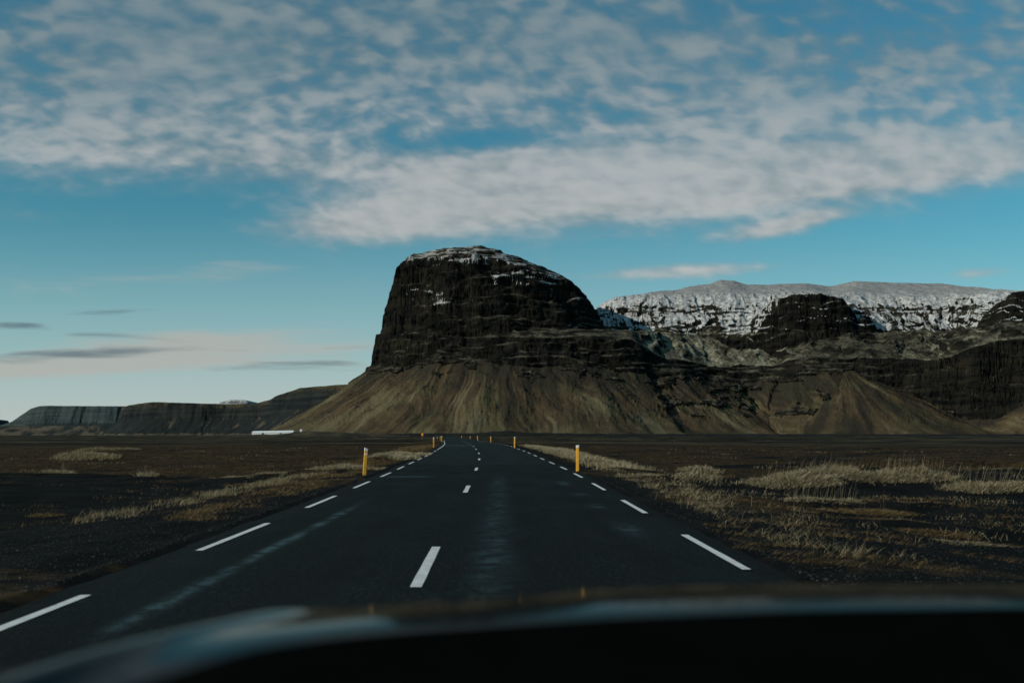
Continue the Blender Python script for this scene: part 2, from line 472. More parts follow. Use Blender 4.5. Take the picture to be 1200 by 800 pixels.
        top = Th - 8 + 8 * sst(0, 40, -d) + 3 * fbm(X / 18, Y / 18, 3, seed + 8)
        h = np.where(d < 0, top, np.where(d < wc, cf, foot - (d - wc) * 5))
        return h
    B1 = butt([(848, 4080), (854, 3980), (880, 3890), (912, 3840), (945, 3810), (990, 3820), (1025, 3860), (1048, 3940), (1050, 4080)], [(848, 110), (862, 120), (878, 135), (892, 148), (904, 157), (914, 161), (930, 165), (962, 165), (978, 162), (988, 160), (998, 147), (1006, 134), (1012, 142), (1018, 141), (1028, 127), (1036, 112)], 366, 101, 3880, 60)
    B2 = butt([(1140, 3800), (1150, 3640), (1180, 3560), (1240, 3520), (1330, 3500), (1330, 4000), (1160, 4000)], [(1130, 118), (1142, 130), (1155, 146), (1170, 158), (1188, 168), (1200, 169), (1300, 172)], 345, 131, 3600, 85)
    H = HL.copy(); H = np.maximum(H, hc)
    H = np.maximum(H, HU); H = np.maximum(H, HE); H = np.maximum(H, B1); H = np.maximum(H, B2)
    tal_mask = (((talm > 0) & (H == HL)) | (H == hc)) & (H < 330)
    H = H + (1.1 * fbm(X / 9, Y / 9, 3, 111) + 3.0 * sst(.42, .60, perlin(X / 7, Y / 7, 115)) * (H < 230)) * sst(8, 60, H)
    # nothing east of the block should stick out left of it
    H = np.where((PX < 470) & (Y > 4000), np.minimum(H, 140), H)
    oc_ = sst(.10, .22, fbm(X / 95 + 3, H / 30, 4, 171)) * tal_mask * (H > 60) * (1 - sst(.45, .75, q)) * np.where(PX > 770, 1.0, .9 * (1 - sst(.08, .22, q))) * ~cone
    oc_ = oc_ * sst(0, .2, hf / 200)
    H = H + oc_ * (9 + 7 * fbm(X / 18, H / 14, 3, 173))
    tal_mask = tal_mask * (1 - sst(.25, .6, oc_))
    gy = np.gradient(H, axis=0) / np.gradient(D, axis=0)
    gx = np.gradient(H, axis=1) / np.maximum(np.gradient(X, axis=1), .1)
    slope = np.hypot(gx, gy)
    n = fbm(X / 40, Y / 40, 4, 201); n2 = fbm(X / 12, Y / 12, 3, 203)
    east = (H == H) & (HE >= HU - 5) & (PX > 690)
    lim = np.where(PX > 690, 392, 500) + 30 * n
    lim = np.where((PX > 455) & (PX < 540), 455 + 40 * n, lim)
    rk = fbm(X / 70 + .5 * n, H / 17, 4, 205) + .35 * fbm(X / 190, H / 60, 2, 207)
    gl_ = ridged(sE / 42, i / 160, 3, 81)
    gl2 = ridged(sE / 24 + .4 * fbm(X / 50, Y / 50, 2, 9), i / 220, 3, 82)
    band_ = np.exp(-((H - 505 - 18 * n) / 26) ** 2) * sst(-.15, .15, fbm(X / 60, H / 12, 3, 206))
    low_ = np.exp(-((H - 432 - 20 * n) / 26) ** 2) * sst(.0, .2, fbm(X / 90, H / 18, 3, 208)) * (1 - sst(930, 990, PX))
    snow = sst(-15, 30, H - lim) * (1 - .8 * band_) * (1 - .9 * low_) * (1 - .7 * sst(.45, .75, gl2) * (1 - sst(490, 540, H))) * (1 - .85 * sst(.24, .40, rk + .25 * n) * (1 - sst(520, 600, H))) * (1 - sst(1.0, 2.0, slope)) * (1 - .8 * sst(.25, .6, -gl_ - .1) * (1 - sst(500, 560, H)))
    mainb = (HU >= H - 3) & (PX < 722) | (PX < 690)
    snow = np.where(mainb, snow * .15, snow)
    strk = fbm(X / 70, H / 9 + Y / 400, 4, 311)
    yy = HOR - (H - EYE) / Y * F
    def patch(x0, x1, y0, y1, k, thr):
        return k * sst(x0 - 8, x0 + 12, PX) * (1 - sst(x1 - 12, x1 + 8, PX)) * sst(y0 - 4, y0 + 3, yy) * (1 - sst(y1 - 3, y1 + 4, yy)) * sst(thr - .15, thr + .22, strk)
    add = patch(470, 680, 286, 311, 1.0, .02) + patch(572, 660, 316, 335, .75, -.02) + patch(472, 530, 338, 357, .95, .0) + patch(655, 690, 345, 360, .6, .1)
    snow = np.where(mainb, np.maximum(snow, add * (1 - .5 * sst(2.5, 6, slope))), snow)
    snow = np.maximum(snow, patch(845, 960, 336, 392, .95, -.02) * (1 - sst(-14, 10, PX + 60 * n + .35 * (yy - 365) - 902)))
    plateau = sst(560, 640, H) * (PX > 700)
    snow = snow * (1 - .38 * plateau * sst(-.1, .35, n2 + .5 * fbm(X / 70, Y / 10, 3, 8)))
    st = .50 * fbm(sL / 40, q * .8, 3, 221) + .55 * fbm(sL / 9, q * 1.1, 4, 225) * (.5 + .9 * sst(-.2, .3, fbm(X / 90, H / 60, 2, 226))) + .70 * fbm(sL / 130, q * 1.3, 3, 227) + .55 * (sst(0, .45, q) - .55); st = np.where(cone & (H == H), fbm(th * 7, r / 300, 5, 223), st)
    gr = fbm(X / 160, Y / 120, 3, 231) + .25 * gul
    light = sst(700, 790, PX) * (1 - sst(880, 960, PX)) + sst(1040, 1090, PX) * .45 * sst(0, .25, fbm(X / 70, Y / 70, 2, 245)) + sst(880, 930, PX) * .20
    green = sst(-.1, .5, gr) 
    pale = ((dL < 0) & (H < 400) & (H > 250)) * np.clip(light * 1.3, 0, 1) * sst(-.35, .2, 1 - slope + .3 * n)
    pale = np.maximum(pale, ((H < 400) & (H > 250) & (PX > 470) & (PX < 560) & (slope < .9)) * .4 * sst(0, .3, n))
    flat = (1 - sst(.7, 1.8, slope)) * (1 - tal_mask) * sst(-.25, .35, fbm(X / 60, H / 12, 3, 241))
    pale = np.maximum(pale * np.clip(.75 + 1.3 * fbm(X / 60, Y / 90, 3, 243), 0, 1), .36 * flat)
    A = np.stack([np.clip(snow, 0, 1), np.clip(tal_mask * 1.0, 0, 1), np.clip(st * .5 + .5, 0, 1), np.clip(green, 0, 1)], -1)
    rocky = (1 - tal_mask) * sst(40, 120, H) * sst(.5, 1.6, slope)
    Yd = Y + rocky * (15 * fbm(X / 75, H / 13, 4, 261) + 6 * fbm(X / 22, H / 9, 3, 263))
    Xd = X + rocky * 4 * fbm(X / 30, H / 12, 3, 265)
    co = np.stack([Xd, Yd, H], -1).reshape(-1, 3)
    o = mesh_np('mountain', co, grid_faces(*X.shape), mat, attrs={'cover': A.reshape(-1, 4), 'pale': pale.ravel()})
    return tag(o, kind='structure')

def mountain_mat():
    m, nt, b = material('mountain_rock')
    p = pos(nt)
    at = nt.n.new('ShaderNodeAttribute'); at.attribute_name = 'cover'
    sr = nt.new('ShaderNodeSeparateColor'); nt.l.new(at.outputs['Color'], sr.inputs[0])
    snow, tal, st = sr.outputs[0], sr.outputs[1], sr.outputs[2]
    green = at.outputs['Alpha']
    pale = nt.attr('pale')
    px, py, pz = nt.sep(p)
    # rock: horizontal lava beds, darker and lighter
    strat = nt.noise(nt.vscale(p, (.006, .006, .040)), 1.0, 7, .65, .8)
    blot = nt.noise(nt.vscale(p, (1, 1, 2.2)), .012, 7, .65)
    ribs = nt.noise(nt.vscale(p, (.012, .012, .03)), 1.0, 7, .7, .5)
    rock = nt.mix(nt.ss(strat, .38, .62), (.0035, .0046, .0047, 1), (.0135, .0128, .0108, 1))
    rock = nt.mix(nt.mul(nt.ss(blot, .45, .7), .6), rock, (.023, .0200, .0120, 1))
    rock = nt.mix(nt.mul(nt.ss(ribs, .5, .7), .6), rock, (.0045, .006, .006, 1))
    # scree
    n1 = nt.noise(p, .012, 5, .6); n2 = nt.noise(p, .09, 5, .65)
    scree = nt.mix(green, (.066, .047, .027, 1), (.067, .060, .031, 1))
    scree = nt.mix(nt.ss(n1, .42, .66), scree, (.046, .036, .023, 1))
    dark = nt.ss(nt.add(st, nt.mul(nt.sub(n2, .5), .3)), .40, .60)
    scree = nt.mix(nt.mul(nt.sub(1.0, dark), .75), scree, (.017, .017, .0145, 1))
    scree = nt.mix(nt.mul(nt.ss(nt.add(st, nt.mul(nt.sub(n2, .5), .4)), .62, .78), .6), scree, (.125, .112, .066, 1))
    c = nt.mix(nt.ss(tal, .3, .8), rock, scree)
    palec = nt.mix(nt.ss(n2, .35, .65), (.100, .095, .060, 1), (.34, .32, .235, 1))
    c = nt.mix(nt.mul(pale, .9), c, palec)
    f1 = nt.noise(p, .05, 6, .7)
    f2 = nt.noise(p, .22, 4, .6)
    fs_ = nt.noise(nt.vscale(p, (.02, .02, .09)), 1.0, 6, .7)
    k = nt.add(snow, nt.add(nt.mul(nt.sub(fs_, .5), .7), nt.mul(nt.sub(f2, .5), .2)))
    sm = nt.ss(k, .36, .56)
    sc_ = nt.mix(nt.ss(nt.add(f1, nt.mul(nt.sub(n2, .5), .3)), .34, .66), (.22, .22, .21, 1), (.54, .55, .56, 1))
    sc_ = nt.mix(nt.mul(nt.ss(pz, 540, 640), .55), sc_, (.19, .19, .18, 1))
    c = nt.mix(nt.mul(sm, .93), c, sc_)
    nt.l.new(c, b.inputs['Base Color'])
    b.inputs['Roughness'].default_value = .95; b.inputs['Specular IOR Level'].default_value = .05
    h = nt.mul(nt.add(nt.mul(strat, .9), nt.add(nt.mul(ribs, .35), nt.mul(f1, .6))), nt.ss(tal, .3, .8, 1, .25))
    hh = nt.mul(h, nt.ss(sm, 0, 1, 1, .3))
    nt.l.new(nt.bump(hh, .8, 14.0), b.inputs['Normal'])
    return m
MT = mountain_mat()
build_mountain(MT)

# ------------------------------------------------------------------ distant hills on the left
def hill_mat(name, rock1, rock2, sc1, sc2, topc, snow=0.0):
    m, nt, b = material(name)
    p = pos(nt)
    at = nt.n.new('ShaderNodeAttribute'); at.attribute_name = 'cover'
    sr = nt.new('ShaderNodeSeparateColor'); nt.l.new(at.outputs['Color'], sr.inputs[0])
    tal, st, top = sr.outputs
    strat = nt.noise(nt.vscale(p, (.002, .002, .05)), 1.0, 6, .6, .3)
    c = nt.mix(nt.ss(strat, .40, .62), (*rock1, 1), (*rock2, 1))
    s = nt.mix(nt.ss(nt.add(st, nt.mul(nt.sub(nt.noise(p, .03, 4, .6), .5), .4)), .50, .72), (*sc1, 1), (*sc2, 1))
    c = nt.mix(nt.ss(tal, .2, .8), c, s)
    tn = nt.noise(nt.vscale(p, (.01, .004, .02)), 1.0, 5, .6)
    c = nt.mix(nt.mul(nt.ss(tn, .38, .6), nt.ss(top, .3, .8)), c, (*topc, 1))
    nt.l.new(c, b.inputs['Base Color']); b.inputs['Roughness'].default_value = .95; b.inputs['Specular IOR Level'].default_value = .1
    nt.l.new(nt.bump(nt.add(strat, nt.noise(p, .05, 5, .6)), .8, 12.0), b.inputs['Normal'])
    return m

def hill(name, pts, D0, cliff, sky_t, mat, step, seed, pxr, depth, foot_slope=.55, ribs=70, low=None):
    """a mesa: plan outline pts, skyline heights over bearing, cliff = share of the height that is cliff"""
    pxs = colpx(pxr[0], pxr[1], step)
    Ds = np.concatenate([np.arange(D0 - depth, D0 + 500, 16), np.arange(D0 + 500, D0 + 2400, 60)])
    PX, D, X = fan(pxs, Ds); Y = D
    Xw = X + 60 * fbm(X / 420, Y / 420, 4, seed); Yw = Y + 60 * fbm(X / 420, Y / 420, 4, seed + 3)
    d, s = poly_sd(Xw, Yw, smooth_poly(pd(pts), 2))
    d = d - ribs * .55 * ridged(s / (ribs * 3.2), D / 2500, 4, seed + 9)
    T = tbl(PX, [(a, HOR - b) for a, b in sky_t]) * (D0 + 60) / F
    hf = T * (1 - cliff)
    wc = T * cliff * .45
    c = np.clip(d / np.maximum(wc, 5), 0, 1)
    cf = terrace(T - 6 + (hf - T + 6) * c, 42, .7, 0)
    q = np.clip((d - wc) / (hf / foot_slope + 1), 0, 1.4)
    gl = ridged(s / 70 + .4 * fbm(X / 200, Y / 200, 2, seed), q * .6, 3, seed + 20)
    tal = hf * np.clip(1 - q, 0, 1) ** 1.4 + 9 * gl * np.sin(np.pi * np.clip(q, 0, 1)) ** .7 - np.where(q > 1, (q - 1) * 90, 0)
    top = T - 6 + 6 * sst(0, 60, -d) + 2.5 * fbm(X / 90, Y / 90, 3, seed + 30)
    H = np.where(d < 0, top, np.where(d < wc, cf, tal))
    if low is not None:
        dl, sl_ = poly_sd(Xw, Yw, smooth_poly(pd(low[0]), 2))
        hl = np.clip(low[1] - np.clip(dl, 0, 1e5) * .33, -20, 1e5) + 8 * fbm(X / 160, Y / 200, 4, seed + 50) * (dl < low[1] * 3)
        tal_l = hl > H
        H = np.maximum(H, hl)
    else: tal_l = np.zeros(H.shape, bool)
    talm = np.where((d > wc) | tal_l, 1.0, 0.0)
    st = fbm(s / 45, q * 1.2, 4, seed + 40) * .5 + .5 - .10
    st = np.where(q > .82, st + .25, st)
    A = np.stack([talm, np.clip(st, 0, 1), (d < 0) * 1.0 + (d < 30) * .4, np.ones_like(H)], -1)
    o = mesh_np(name, np.stack([X, Y, H], -1).reshape(-1, 3), grid_faces(*X.shape), mat, attrs={'cover': np.clip(A, 0, 1).reshape(-1, 4)})
    return tag(o, kind='structure')

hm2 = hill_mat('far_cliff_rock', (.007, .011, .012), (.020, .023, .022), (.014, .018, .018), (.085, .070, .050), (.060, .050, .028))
hm1 = hill_mat('hazy_mesa_rock', (.024, .036, .039), (.042, .057, .057), (.018, .027, .029), (.11, .085, .065), (.040, .060, .060))  # teal in these colours stands in for distance haze
hm0 = hill_mat('far_snow_rock', (.09, .10, .10), (.3, .31, .32), (.10, .11, .11), (.4, .4, .4), (.42, .43, .44))
hill('hills', [(150, 6600), (147, 6450), (168, 6260), (215, 6180), (265, 6200), (310, 6080), (335, 5850), (370, 5650), (430, 5500), (560, 5450), (560, 8500), (160, 8500)], 6150, .50,
     [(100, 500), (138, 481), (143, 474.5), (150, 472.5), (178, 470), (215, 471.5), (260, 473), (300, 472.5), (316, 469), (324, 465), (338, 461), (352, 457.5), (400, 456), (440, 456), (560, 456)],
     hm2, .9, 300, (-70, 500), 900, .42, 70, low=([(-200, 7400), (60, 7100), (150, 6800), (200, 6700), (200, 8400), (-200, 8400)], 66))
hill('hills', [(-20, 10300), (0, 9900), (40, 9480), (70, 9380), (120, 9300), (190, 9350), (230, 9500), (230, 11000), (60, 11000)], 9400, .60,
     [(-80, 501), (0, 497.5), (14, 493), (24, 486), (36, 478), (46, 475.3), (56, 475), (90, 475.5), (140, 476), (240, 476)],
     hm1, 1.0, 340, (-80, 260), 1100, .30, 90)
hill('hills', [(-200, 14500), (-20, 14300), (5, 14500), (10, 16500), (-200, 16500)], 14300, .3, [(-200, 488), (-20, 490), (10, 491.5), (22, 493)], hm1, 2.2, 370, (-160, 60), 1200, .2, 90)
hill('hills', [(262, 10400), (262, 10200), (305, 10200), (306, 12000), (262, 12000)], 10200, .2, [(240, 471), (262, 469.5), (270, 468), (285, 468.2), (296, 469.5), (320, 473)], hm0, 1.5, 390, (225, 340), 500, .2, 50)

# ------------------------------------------------------------------ ground
def ground_mat():
    m, nt, b = material('black_sand_plain')
    p = pos(nt)
    px, py, pz = nt.sep(p)
    heath = nt.attr('heath')
    grit = nt.noise(p, 9.0, 8, .7)
    grit2 = nt.noise(p, 42.0, 4, .7)
    n1 = nt.noise(p, .9, 6, .6)
    sand = nt.mix(nt.ss(n1, .35, .7), (.0055, .0062, .0060, 1), (.012, .0128, .0118, 1))
    sand = nt.mix(nt.mul(nt.ss(grit, .58, .74), .45), sand, (.026, .027, .025, 1))
    sand = nt.mix(nt.mul(nt.ss(grit2, .66, .78), .3), sand, (.045, .046, .043, 1))
    hb = nt.mix(nt.ss(nt.noise(p, 2.2, 6, .7), .35, .68), (.012, .0090, .0055, 1), (.060, .040, .020, 1))
    hb = nt.mix(nt.mul(nt.ss(nt.noise(p, .35, 6, .65), .52, .72), .7), hb, (.058, .046, .025, 1))
    hmask = nt.ss(nt.add(heath, nt.mul(nt.sub(nt.noise(p, 1.6, 7, .7), .5), 1.1)), .40, .66)
    c = nt.mix(hmask, sand, hb)
    # the far plain: thin bands of dry grass and black sand
    pf = nt.vscale(p, (.012, .035, 0))
    band = nt.noise(pf, 1.0, 7, .65, .6)
    farc = nt.mix(nt.ss(band, .42, .62), (.008, .008, .006, 1), (.085, .070, .040, 1))
    bl = nt.ss(nt.noise(nt.vscale(p, (.002, .011, 0)), 1.0, 5, .6, .3), .46, .58)
    farc = nt.mix(nt.mul(bl, .75), farc, (.006, .0062, .0052, 1))
    dist = nt.ss(py, 90, 260)
    c = nt.mix(dist, c, farc)
    nt.l.new(c, b.inputs['Base Color'])
    b.inputs['Roughness'].default_value = 1.0; b.inputs['Specular IOR Level'].default_value = .02
    h = nt.add(nt.mul(grit, .6), nt.add(nt.mul(n1, 1.0), nt.mul(grit2, .12)))
    nt.l.new(nt.bump(h, .8, .06), b.inputs['Normal'])
    return m
def seg(*a):
    return np.concatenate([np.arange(s, e, d) for s, e, d in a])
gxs = seg((0, 14, .16), (14, 30, .3), (30, 60, .7), (60, 140, 2), (140, 400, 8), (400, 1200, 40), (1200, 9001, 300))
gxs = np.concatenate([-gxs[:0:-1], gxs]) - 1.0
gys = np.concatenate([seg((-200, -20, 10), (-20, 4, 1), (4, 26, .14), (26, 60, .28), (60, 120, .7), (120, 240, 2), (240, 700, 8), (700, 2000, 40), (2000, 24001, 500))])
GX, GY = np.meshgrid(gxs, gys)
GZ = ground_z(GX, GY)
e_ = np.maximum(np.maximum(GX - XR(np.clip(GY, -60, 700)) - .45, XL(np.clip(GY, -60, 700)) - .55 - GX), 0)
road_in = (e_ <= 0) & (GY < 700)
GZ = np.where(road_in, GZ - .05, GZ)
hn = fbm(GX / 9, GY / 4, 4, 400)
slopeg = -np.gradient(GZ, axis=0) / np.gradient(GY, axis=0)
hE = .15 + 1.3 * hn
side = np.where(GX > 0, 1, -1)
# verge strips, heath beds left and right
pxc = 600 + GX / np.maximum(GY, 4) * F
vL = np.exp(-((e_ - 2.6) / 1.6) ** 2) * sst(16, 30, GY) * (GX < 0)
vR = np.exp(-((e_ - 1.9) / 1.3) ** 2) * sst(14, 26, GY) * (GX > 0)
hl = sst(40, 50, GY) * (GX < -6) * .62
hr = sst(40, 55, GY) * (GX > 4) * .48
black = sst(7, 12, GX) * (1 - sst(33, 38, GY)) * .5 + (GX < -6) * (1 - sst(34, 40, GY)) * .25
heath = np.clip(.18 + .9 * hn + .75 * vL + .65 * vR + hl + hr - black, -1, 1.2)
g = mesh_np('ground', np.stack([GX, GY, GZ], -1).reshape(-1, 3), grid_faces(*GX.shape), ground_mat(), attrs={'heath': heath.ravel()})
tag(g, kind='structure')

# low dark banks and scrub in front of the mountain foot
def bank(name, D0, a, b, tab, depth, mat, seed, step=1.2, rough=1.0):
    pxs = colpx(a, b, step); Ds = np.linspace(D0 - depth, D0 + depth, 40)
    PX, D, X = fan(pxs, Ds)
    T = EYE + tbl(PX, [(p, HOR - y) for p, y in tab]) * D0 / F
    T = T + rough * D0 / F * (1.0 * fbm(X / 14, D / 60, 4, seed) + .6 * fbm(X / 90, D / 90, 3, seed + 1))
    k = 1 - ((D - D0) / depth) ** 2
    H = -1.2 + (T + 1.2) * np.clip(k, 0, 1) ** .6
    o = mesh_np(name, np.stack([X, D, H], -1).reshape(-1, 3), grid_faces(*X.shape), mat)
    return tag(o, kind='structure')
def bank_mat(name, a, b_, sc):
    m, nt, b = material(name)
    p = pos(nt)
    c = nt.mix(nt.ss(nt.noise(nt.vscale(p, (1, .3, 2.5)), sc, 6, .65), .4, .65), (*a, 1), (*b_, 1))
    nt.l.new(c, b.inputs['Base Color']); b.inputs['Roughness'].default_value = .95; b.inputs['Specular IOR Level'].default_value = .1
    nt.l.new(nt.bump(nt.noise(p, .3, 6, .7), .9, 1.5), b.inputs['Normal'])
    return m
bk = bank_mat('dark_scrub', (.006, .007, .006), (.016, .015, .011), .05)
bk2 = bank_mat('olive_bank', (.022, .020, .012), (.075, .060, .032), .03)
bank('terrain', 1700, 440, 1290, [(440, 509), (480, 507.6), (560, 507.5), (585, 505), (600, 504.5), (620, 507), (700, 508), (800, 508.4), (1290, 509)], 90, bk, 500)
bank('terrain', 1350, 262, 480, [(262, 512), (285, 509.5), (330, 508.5), (345, 506.5), (365, 505), (395, 506), (430, 508.2), (480, 511)], 90, bk2, 520)
bank('terrain', 1800, -70, 300, [(-70, 512), (0, 512), (120, 512), (215, 511), (250, 509.6), (300, 509)], 90, bk2, 540, rough=.4)

# ------------------------------------------------------------------ road
def road_mat():
    m, nt, b = material('worn_asphalt')
    p = pos(nt)
    lat = nt.attr('lat'); al = nt.attr('along')      # metres from the centre line, metres along
    v = nt.xyz(lat, al, 0.0)
    agg = nt.noise(p, 34.0, 5, .8)
    agg2 = nt.vor(p, 60.0)
    streak = nt.noise(nt.vscale(v, (2.2, .12, 1)), 1.0, 5, .6)
    blot = nt.noise(nt.vscale(v, (.8, .25, 1)), 1.0, 6, .65)
    c = nt.mix(nt.ss(agg, .35, .68), (.0028, .0044, .0038, 1), (.0125, .0165, .0145, 1))
    c = nt.mix(nt.mul(nt.ss(agg, .62, .72), .8), c, (.06, .062, .058, 1))
    mott = nt.noise(nt.vscale(p, (1, .35, 1)), 22.0, 6, .8)
    c = nt.mix(nt.mul(nt.ss(mott, .50, .62), .75), c, (.034, .041, .037, 1))
    c = nt.mix(nt.mul(nt.ss(nt.noise(nt.vscale(p, (1, .4, 1)), 26.0, 3, .7), .54, .62), .85), c, (.0025, .0035, .0032, 1))
    c = nt.mix(nt.mul(nt.ss(streak, .45, .68), .55), c, (.008, .0095, .0095, 1))
    c = nt.mix(nt.mul(nt.ss(blot, .50, .72), .5), c, (.012, .0155, .0138, 1))
    def g(x, c0, w):
        q = nt.div(nt.sub(x, c0), w); return nt.m('EXPONENT', nt.mul(nt.mul(q, q), -1.0))
    # wheel tracks polished darker
    wt = nt.add(nt.add(g(lat, .95, .33), g(lat, 2.55, .33)), nt.add(g(lat, -.95, .30), g(lat, -2.3, .3)))
    c = nt.mix(nt.mul(wt, .50), c, (.0075, .009, .009, 1))
    # newer, paler surfacing beyond a cross joint
    far = nt.ss(nt.add(al, nt.mul(lat, .25)), 46.5, 47.2)
    c = nt.mix(nt.mul(far, .45), c, (.017, .024, .0215, 1))
    joint = g(nt.add(al, nt.mul(lat, .25)), 46.6, .22)
    c = nt.mix(nt.mul(joint, .6), c, (.012, .013, .013, 1))
    # polished streaks, their bluish sheen painted into the colour
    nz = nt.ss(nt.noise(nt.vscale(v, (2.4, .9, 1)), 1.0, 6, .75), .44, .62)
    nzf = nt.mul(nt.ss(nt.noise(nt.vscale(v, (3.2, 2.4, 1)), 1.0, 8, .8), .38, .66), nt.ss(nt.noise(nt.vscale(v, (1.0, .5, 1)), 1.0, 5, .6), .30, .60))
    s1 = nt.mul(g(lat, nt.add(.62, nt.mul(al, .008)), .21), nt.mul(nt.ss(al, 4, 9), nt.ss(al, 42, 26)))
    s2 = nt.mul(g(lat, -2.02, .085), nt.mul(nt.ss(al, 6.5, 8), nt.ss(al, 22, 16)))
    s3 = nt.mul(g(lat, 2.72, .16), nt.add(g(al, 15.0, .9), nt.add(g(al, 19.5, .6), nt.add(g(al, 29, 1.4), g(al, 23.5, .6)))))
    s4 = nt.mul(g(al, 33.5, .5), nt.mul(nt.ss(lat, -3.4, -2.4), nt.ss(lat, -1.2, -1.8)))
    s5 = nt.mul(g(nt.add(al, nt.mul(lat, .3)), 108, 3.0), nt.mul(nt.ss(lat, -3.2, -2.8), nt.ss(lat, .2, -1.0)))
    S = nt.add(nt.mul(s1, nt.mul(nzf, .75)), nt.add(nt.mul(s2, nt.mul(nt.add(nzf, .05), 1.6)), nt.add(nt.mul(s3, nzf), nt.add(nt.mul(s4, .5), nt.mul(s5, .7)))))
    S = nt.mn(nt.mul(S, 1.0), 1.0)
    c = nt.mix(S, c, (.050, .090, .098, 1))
    edge = nt.mx(nt.ss(nt.add(lat, nt.mul(nt.sub(nt.noise(p, 2.5, 6, .7), .5), 1.4)), 3.40, 3.75), nt.ss(nt.sub(nt.mul(nt.sub(nt.noise(p, 2.7, 6, .7), .5), 1.4), lat), 3.05, 3.4))
    c = nt.mix(nt.mul(edge, .95), c, nt.mix(nt.ss(agg, .4, .65), (.004, .0045, .0042, 1), (.022, .022, .019, 1)))
    nt.l.new(c, b.inputs['Base Color'])
    r = nt.sub(nt.ss(blot, .3, .7, .66, .80), nt.mul(S, .22))
    nt.l.new(r, b.inputs['Roughness'])
    b.inputs['Specular IOR Level'].default_value = .045
    nt.l.new(nt.bump(nt.add(nt.add(agg, mott), nt.mul(agg2, .4)), .8, .03), b.inputs['Normal'])
    return m
ry = seg((-60, 0, 2), (0, 60, .25), (60, 150, 1), (150, 700.1, 5))
fr = np.linspace(0, 1, 15)
ragl = .46 + .16 * fbm(ry / 1.4, ry * 0, 4, 601); ragr = .40 + .16 * fbm(ry / 1.4, ry * 0 + 9, 4, 605)
le = XL(ry) - ragl; re = XR(ry) + ragr
RX_ = le[:, None] + (re - le)[:, None] * fr[None]; RY_ = np.repeat(ry[:, None], 15, 1)
RZ_ = roadz(RY_) + .002
RZ_[:, 0] -= .05; RZ_[:, -1] -= .05
lat = RX_ - XC(RY_)
road = mesh_np('road', np.stack([RX_, RY_, RZ_], -1).reshape(-1, 3), grid_faces(*RX_.shape), road_mat(), attrs={'lat': lat.ravel(), 'along': RY_.ravel()})
tag(road, kind='structure')
# gravel shoulder colour is in the ground sheet; painted lines 5 mm above the asphalt
def paint_mat():
    m, nt, b = material('road_paint')
    p = pos(nt)
    w = nt.ss(nt.noise(p, 22.0, 7, .85), .54, .64)
    w2 = nt.ss(nt.noise(p, 5.0, 5, .7), .40, .75)
    c = nt.mix(nt.mul(w2, .6), (.66, .67, .66, 1), (.33, .34, .33, 1))
    c = nt.mix(nt.mul(w, .75), c, (.06, .06, .06, 1))
    nt.l.new(c, b.inputs['Base Color']); b.inputs['Roughness'].default_value = .7
    return m
pm = paint_mat()
def dashes(name, fx, starts, length, width, solid=None):
    co = []; fa = []
    def strip(y0, y1):
        n = max(2, int((y1 - y0) / .6) + 1)
        ys = np.linspace(y0, y1, n); base = len(co)
        for y in ys:
            x = float(fx(y)); wv = width * (1 + .08 * random.uniform(-1, 1)) / 2
            z = float(roadz(y)) + .006
            co.append((x - wv, y, z)); co.append((x + wv, y, z))
        for i in range(n - 1):
            k = base + 2 * i
            fa.append((k, k + 1, k + 3, k + 2))
    for s in starts: strip(s, s + length)
    if solid: strip(*solid)
    o = mesh_np(name, co, fa, pm, smooth=False)
    return tag(o, kind='structure')
dashes('road_centre_marking', XC, [9.15 + 15.05 * k for k in range(-1, 12)], 3.3, .115)
dashes('road_edge_marking', XR, [10.35 + 7.45 * k for k in range(-1, 26)], 3.6, .098)
dashes('road_edge_marking', XL, [4.95 + 7.10 * k for k in range(0, 12)], 3.75, .098, solid=(88, 215))

# ------------------------------------------------------------------ marker posts
yel = plain('post_yellow', (.62, .30, .022), .45, .5, var=.12, scale=5)
grey = plain('post_cap_grey', (.55, .56, .58), .4, .5)
refl = plain('post_reflector', (.66, .68, .72), .2, .8)
def prism(bm, w, dpt, z0, z1a, z1b, front=0):
    """a slightly rounded triangular hollow-looking blade: flat face to the road, ridge behind"""
    prof = [(-w / 2, -dpt * .2), (-w * .36, -dpt / 2), (w * .36, -dpt / 2), (w / 2, -dpt * .2), (w * .22, dpt / 2), (-w * .22, dpt / 2)]
    lo = [bm.verts.new((x, y, z0)) for x, y in prof]
    hi = [bm.verts.new((x, y, z1a + (z1b - z1a) * (x / w + .5))) for x, y in prof]
    bm.faces.new(lo[::-1]); bm.faces.new(hi)
    for i in range(6):
        j = (i + 1) % 6
        bm.faces.new((lo[i], lo[j], hi[j], hi[i]))
def make_post(side, hgt, width):
    t = empty('marker_post')
    bm = bmesh.new()
    s = -1 if side == 'L' else 1
    a, b_ = (.0, -.035) if side == 'L' else (-.035, .0)
    prism(bm, width, .085, -.25, hgt - .12 , hgt - .12)
    bm_obj('post_body', bm, yel, t)
    bm = bmesh.new()
    prism(bm, width * 1.03, .09, hgt - .12 + .002, hgt + a, hgt + b_)
    bm_obj('post_cap', bm, grey, t)
    # reflector plate, proud of the face turned to traffic
    bm = bmesh.new()
    if side == 'L': bm_box(bm, (0, -.0465, hgt - .235), (width * .74, .006, .055), .002)
    else: bm_box(bm, (0, -.0485, hgt - .075), (width * .5, .006, .07), .002)
    bm_obj('reflector', bm, refl, t)
    return t
def copy_tree(o, parent=None):
    c = o.copy(); col.objects.link(c); c.parent = parent
    for ch in [x for x in bpy.data.objects if x.parent == o]:
        copy_tree(ch, c)
    return c
protoL = make_post('L', 1.00, .135); protoR = make_post('R', 1.02, .135)
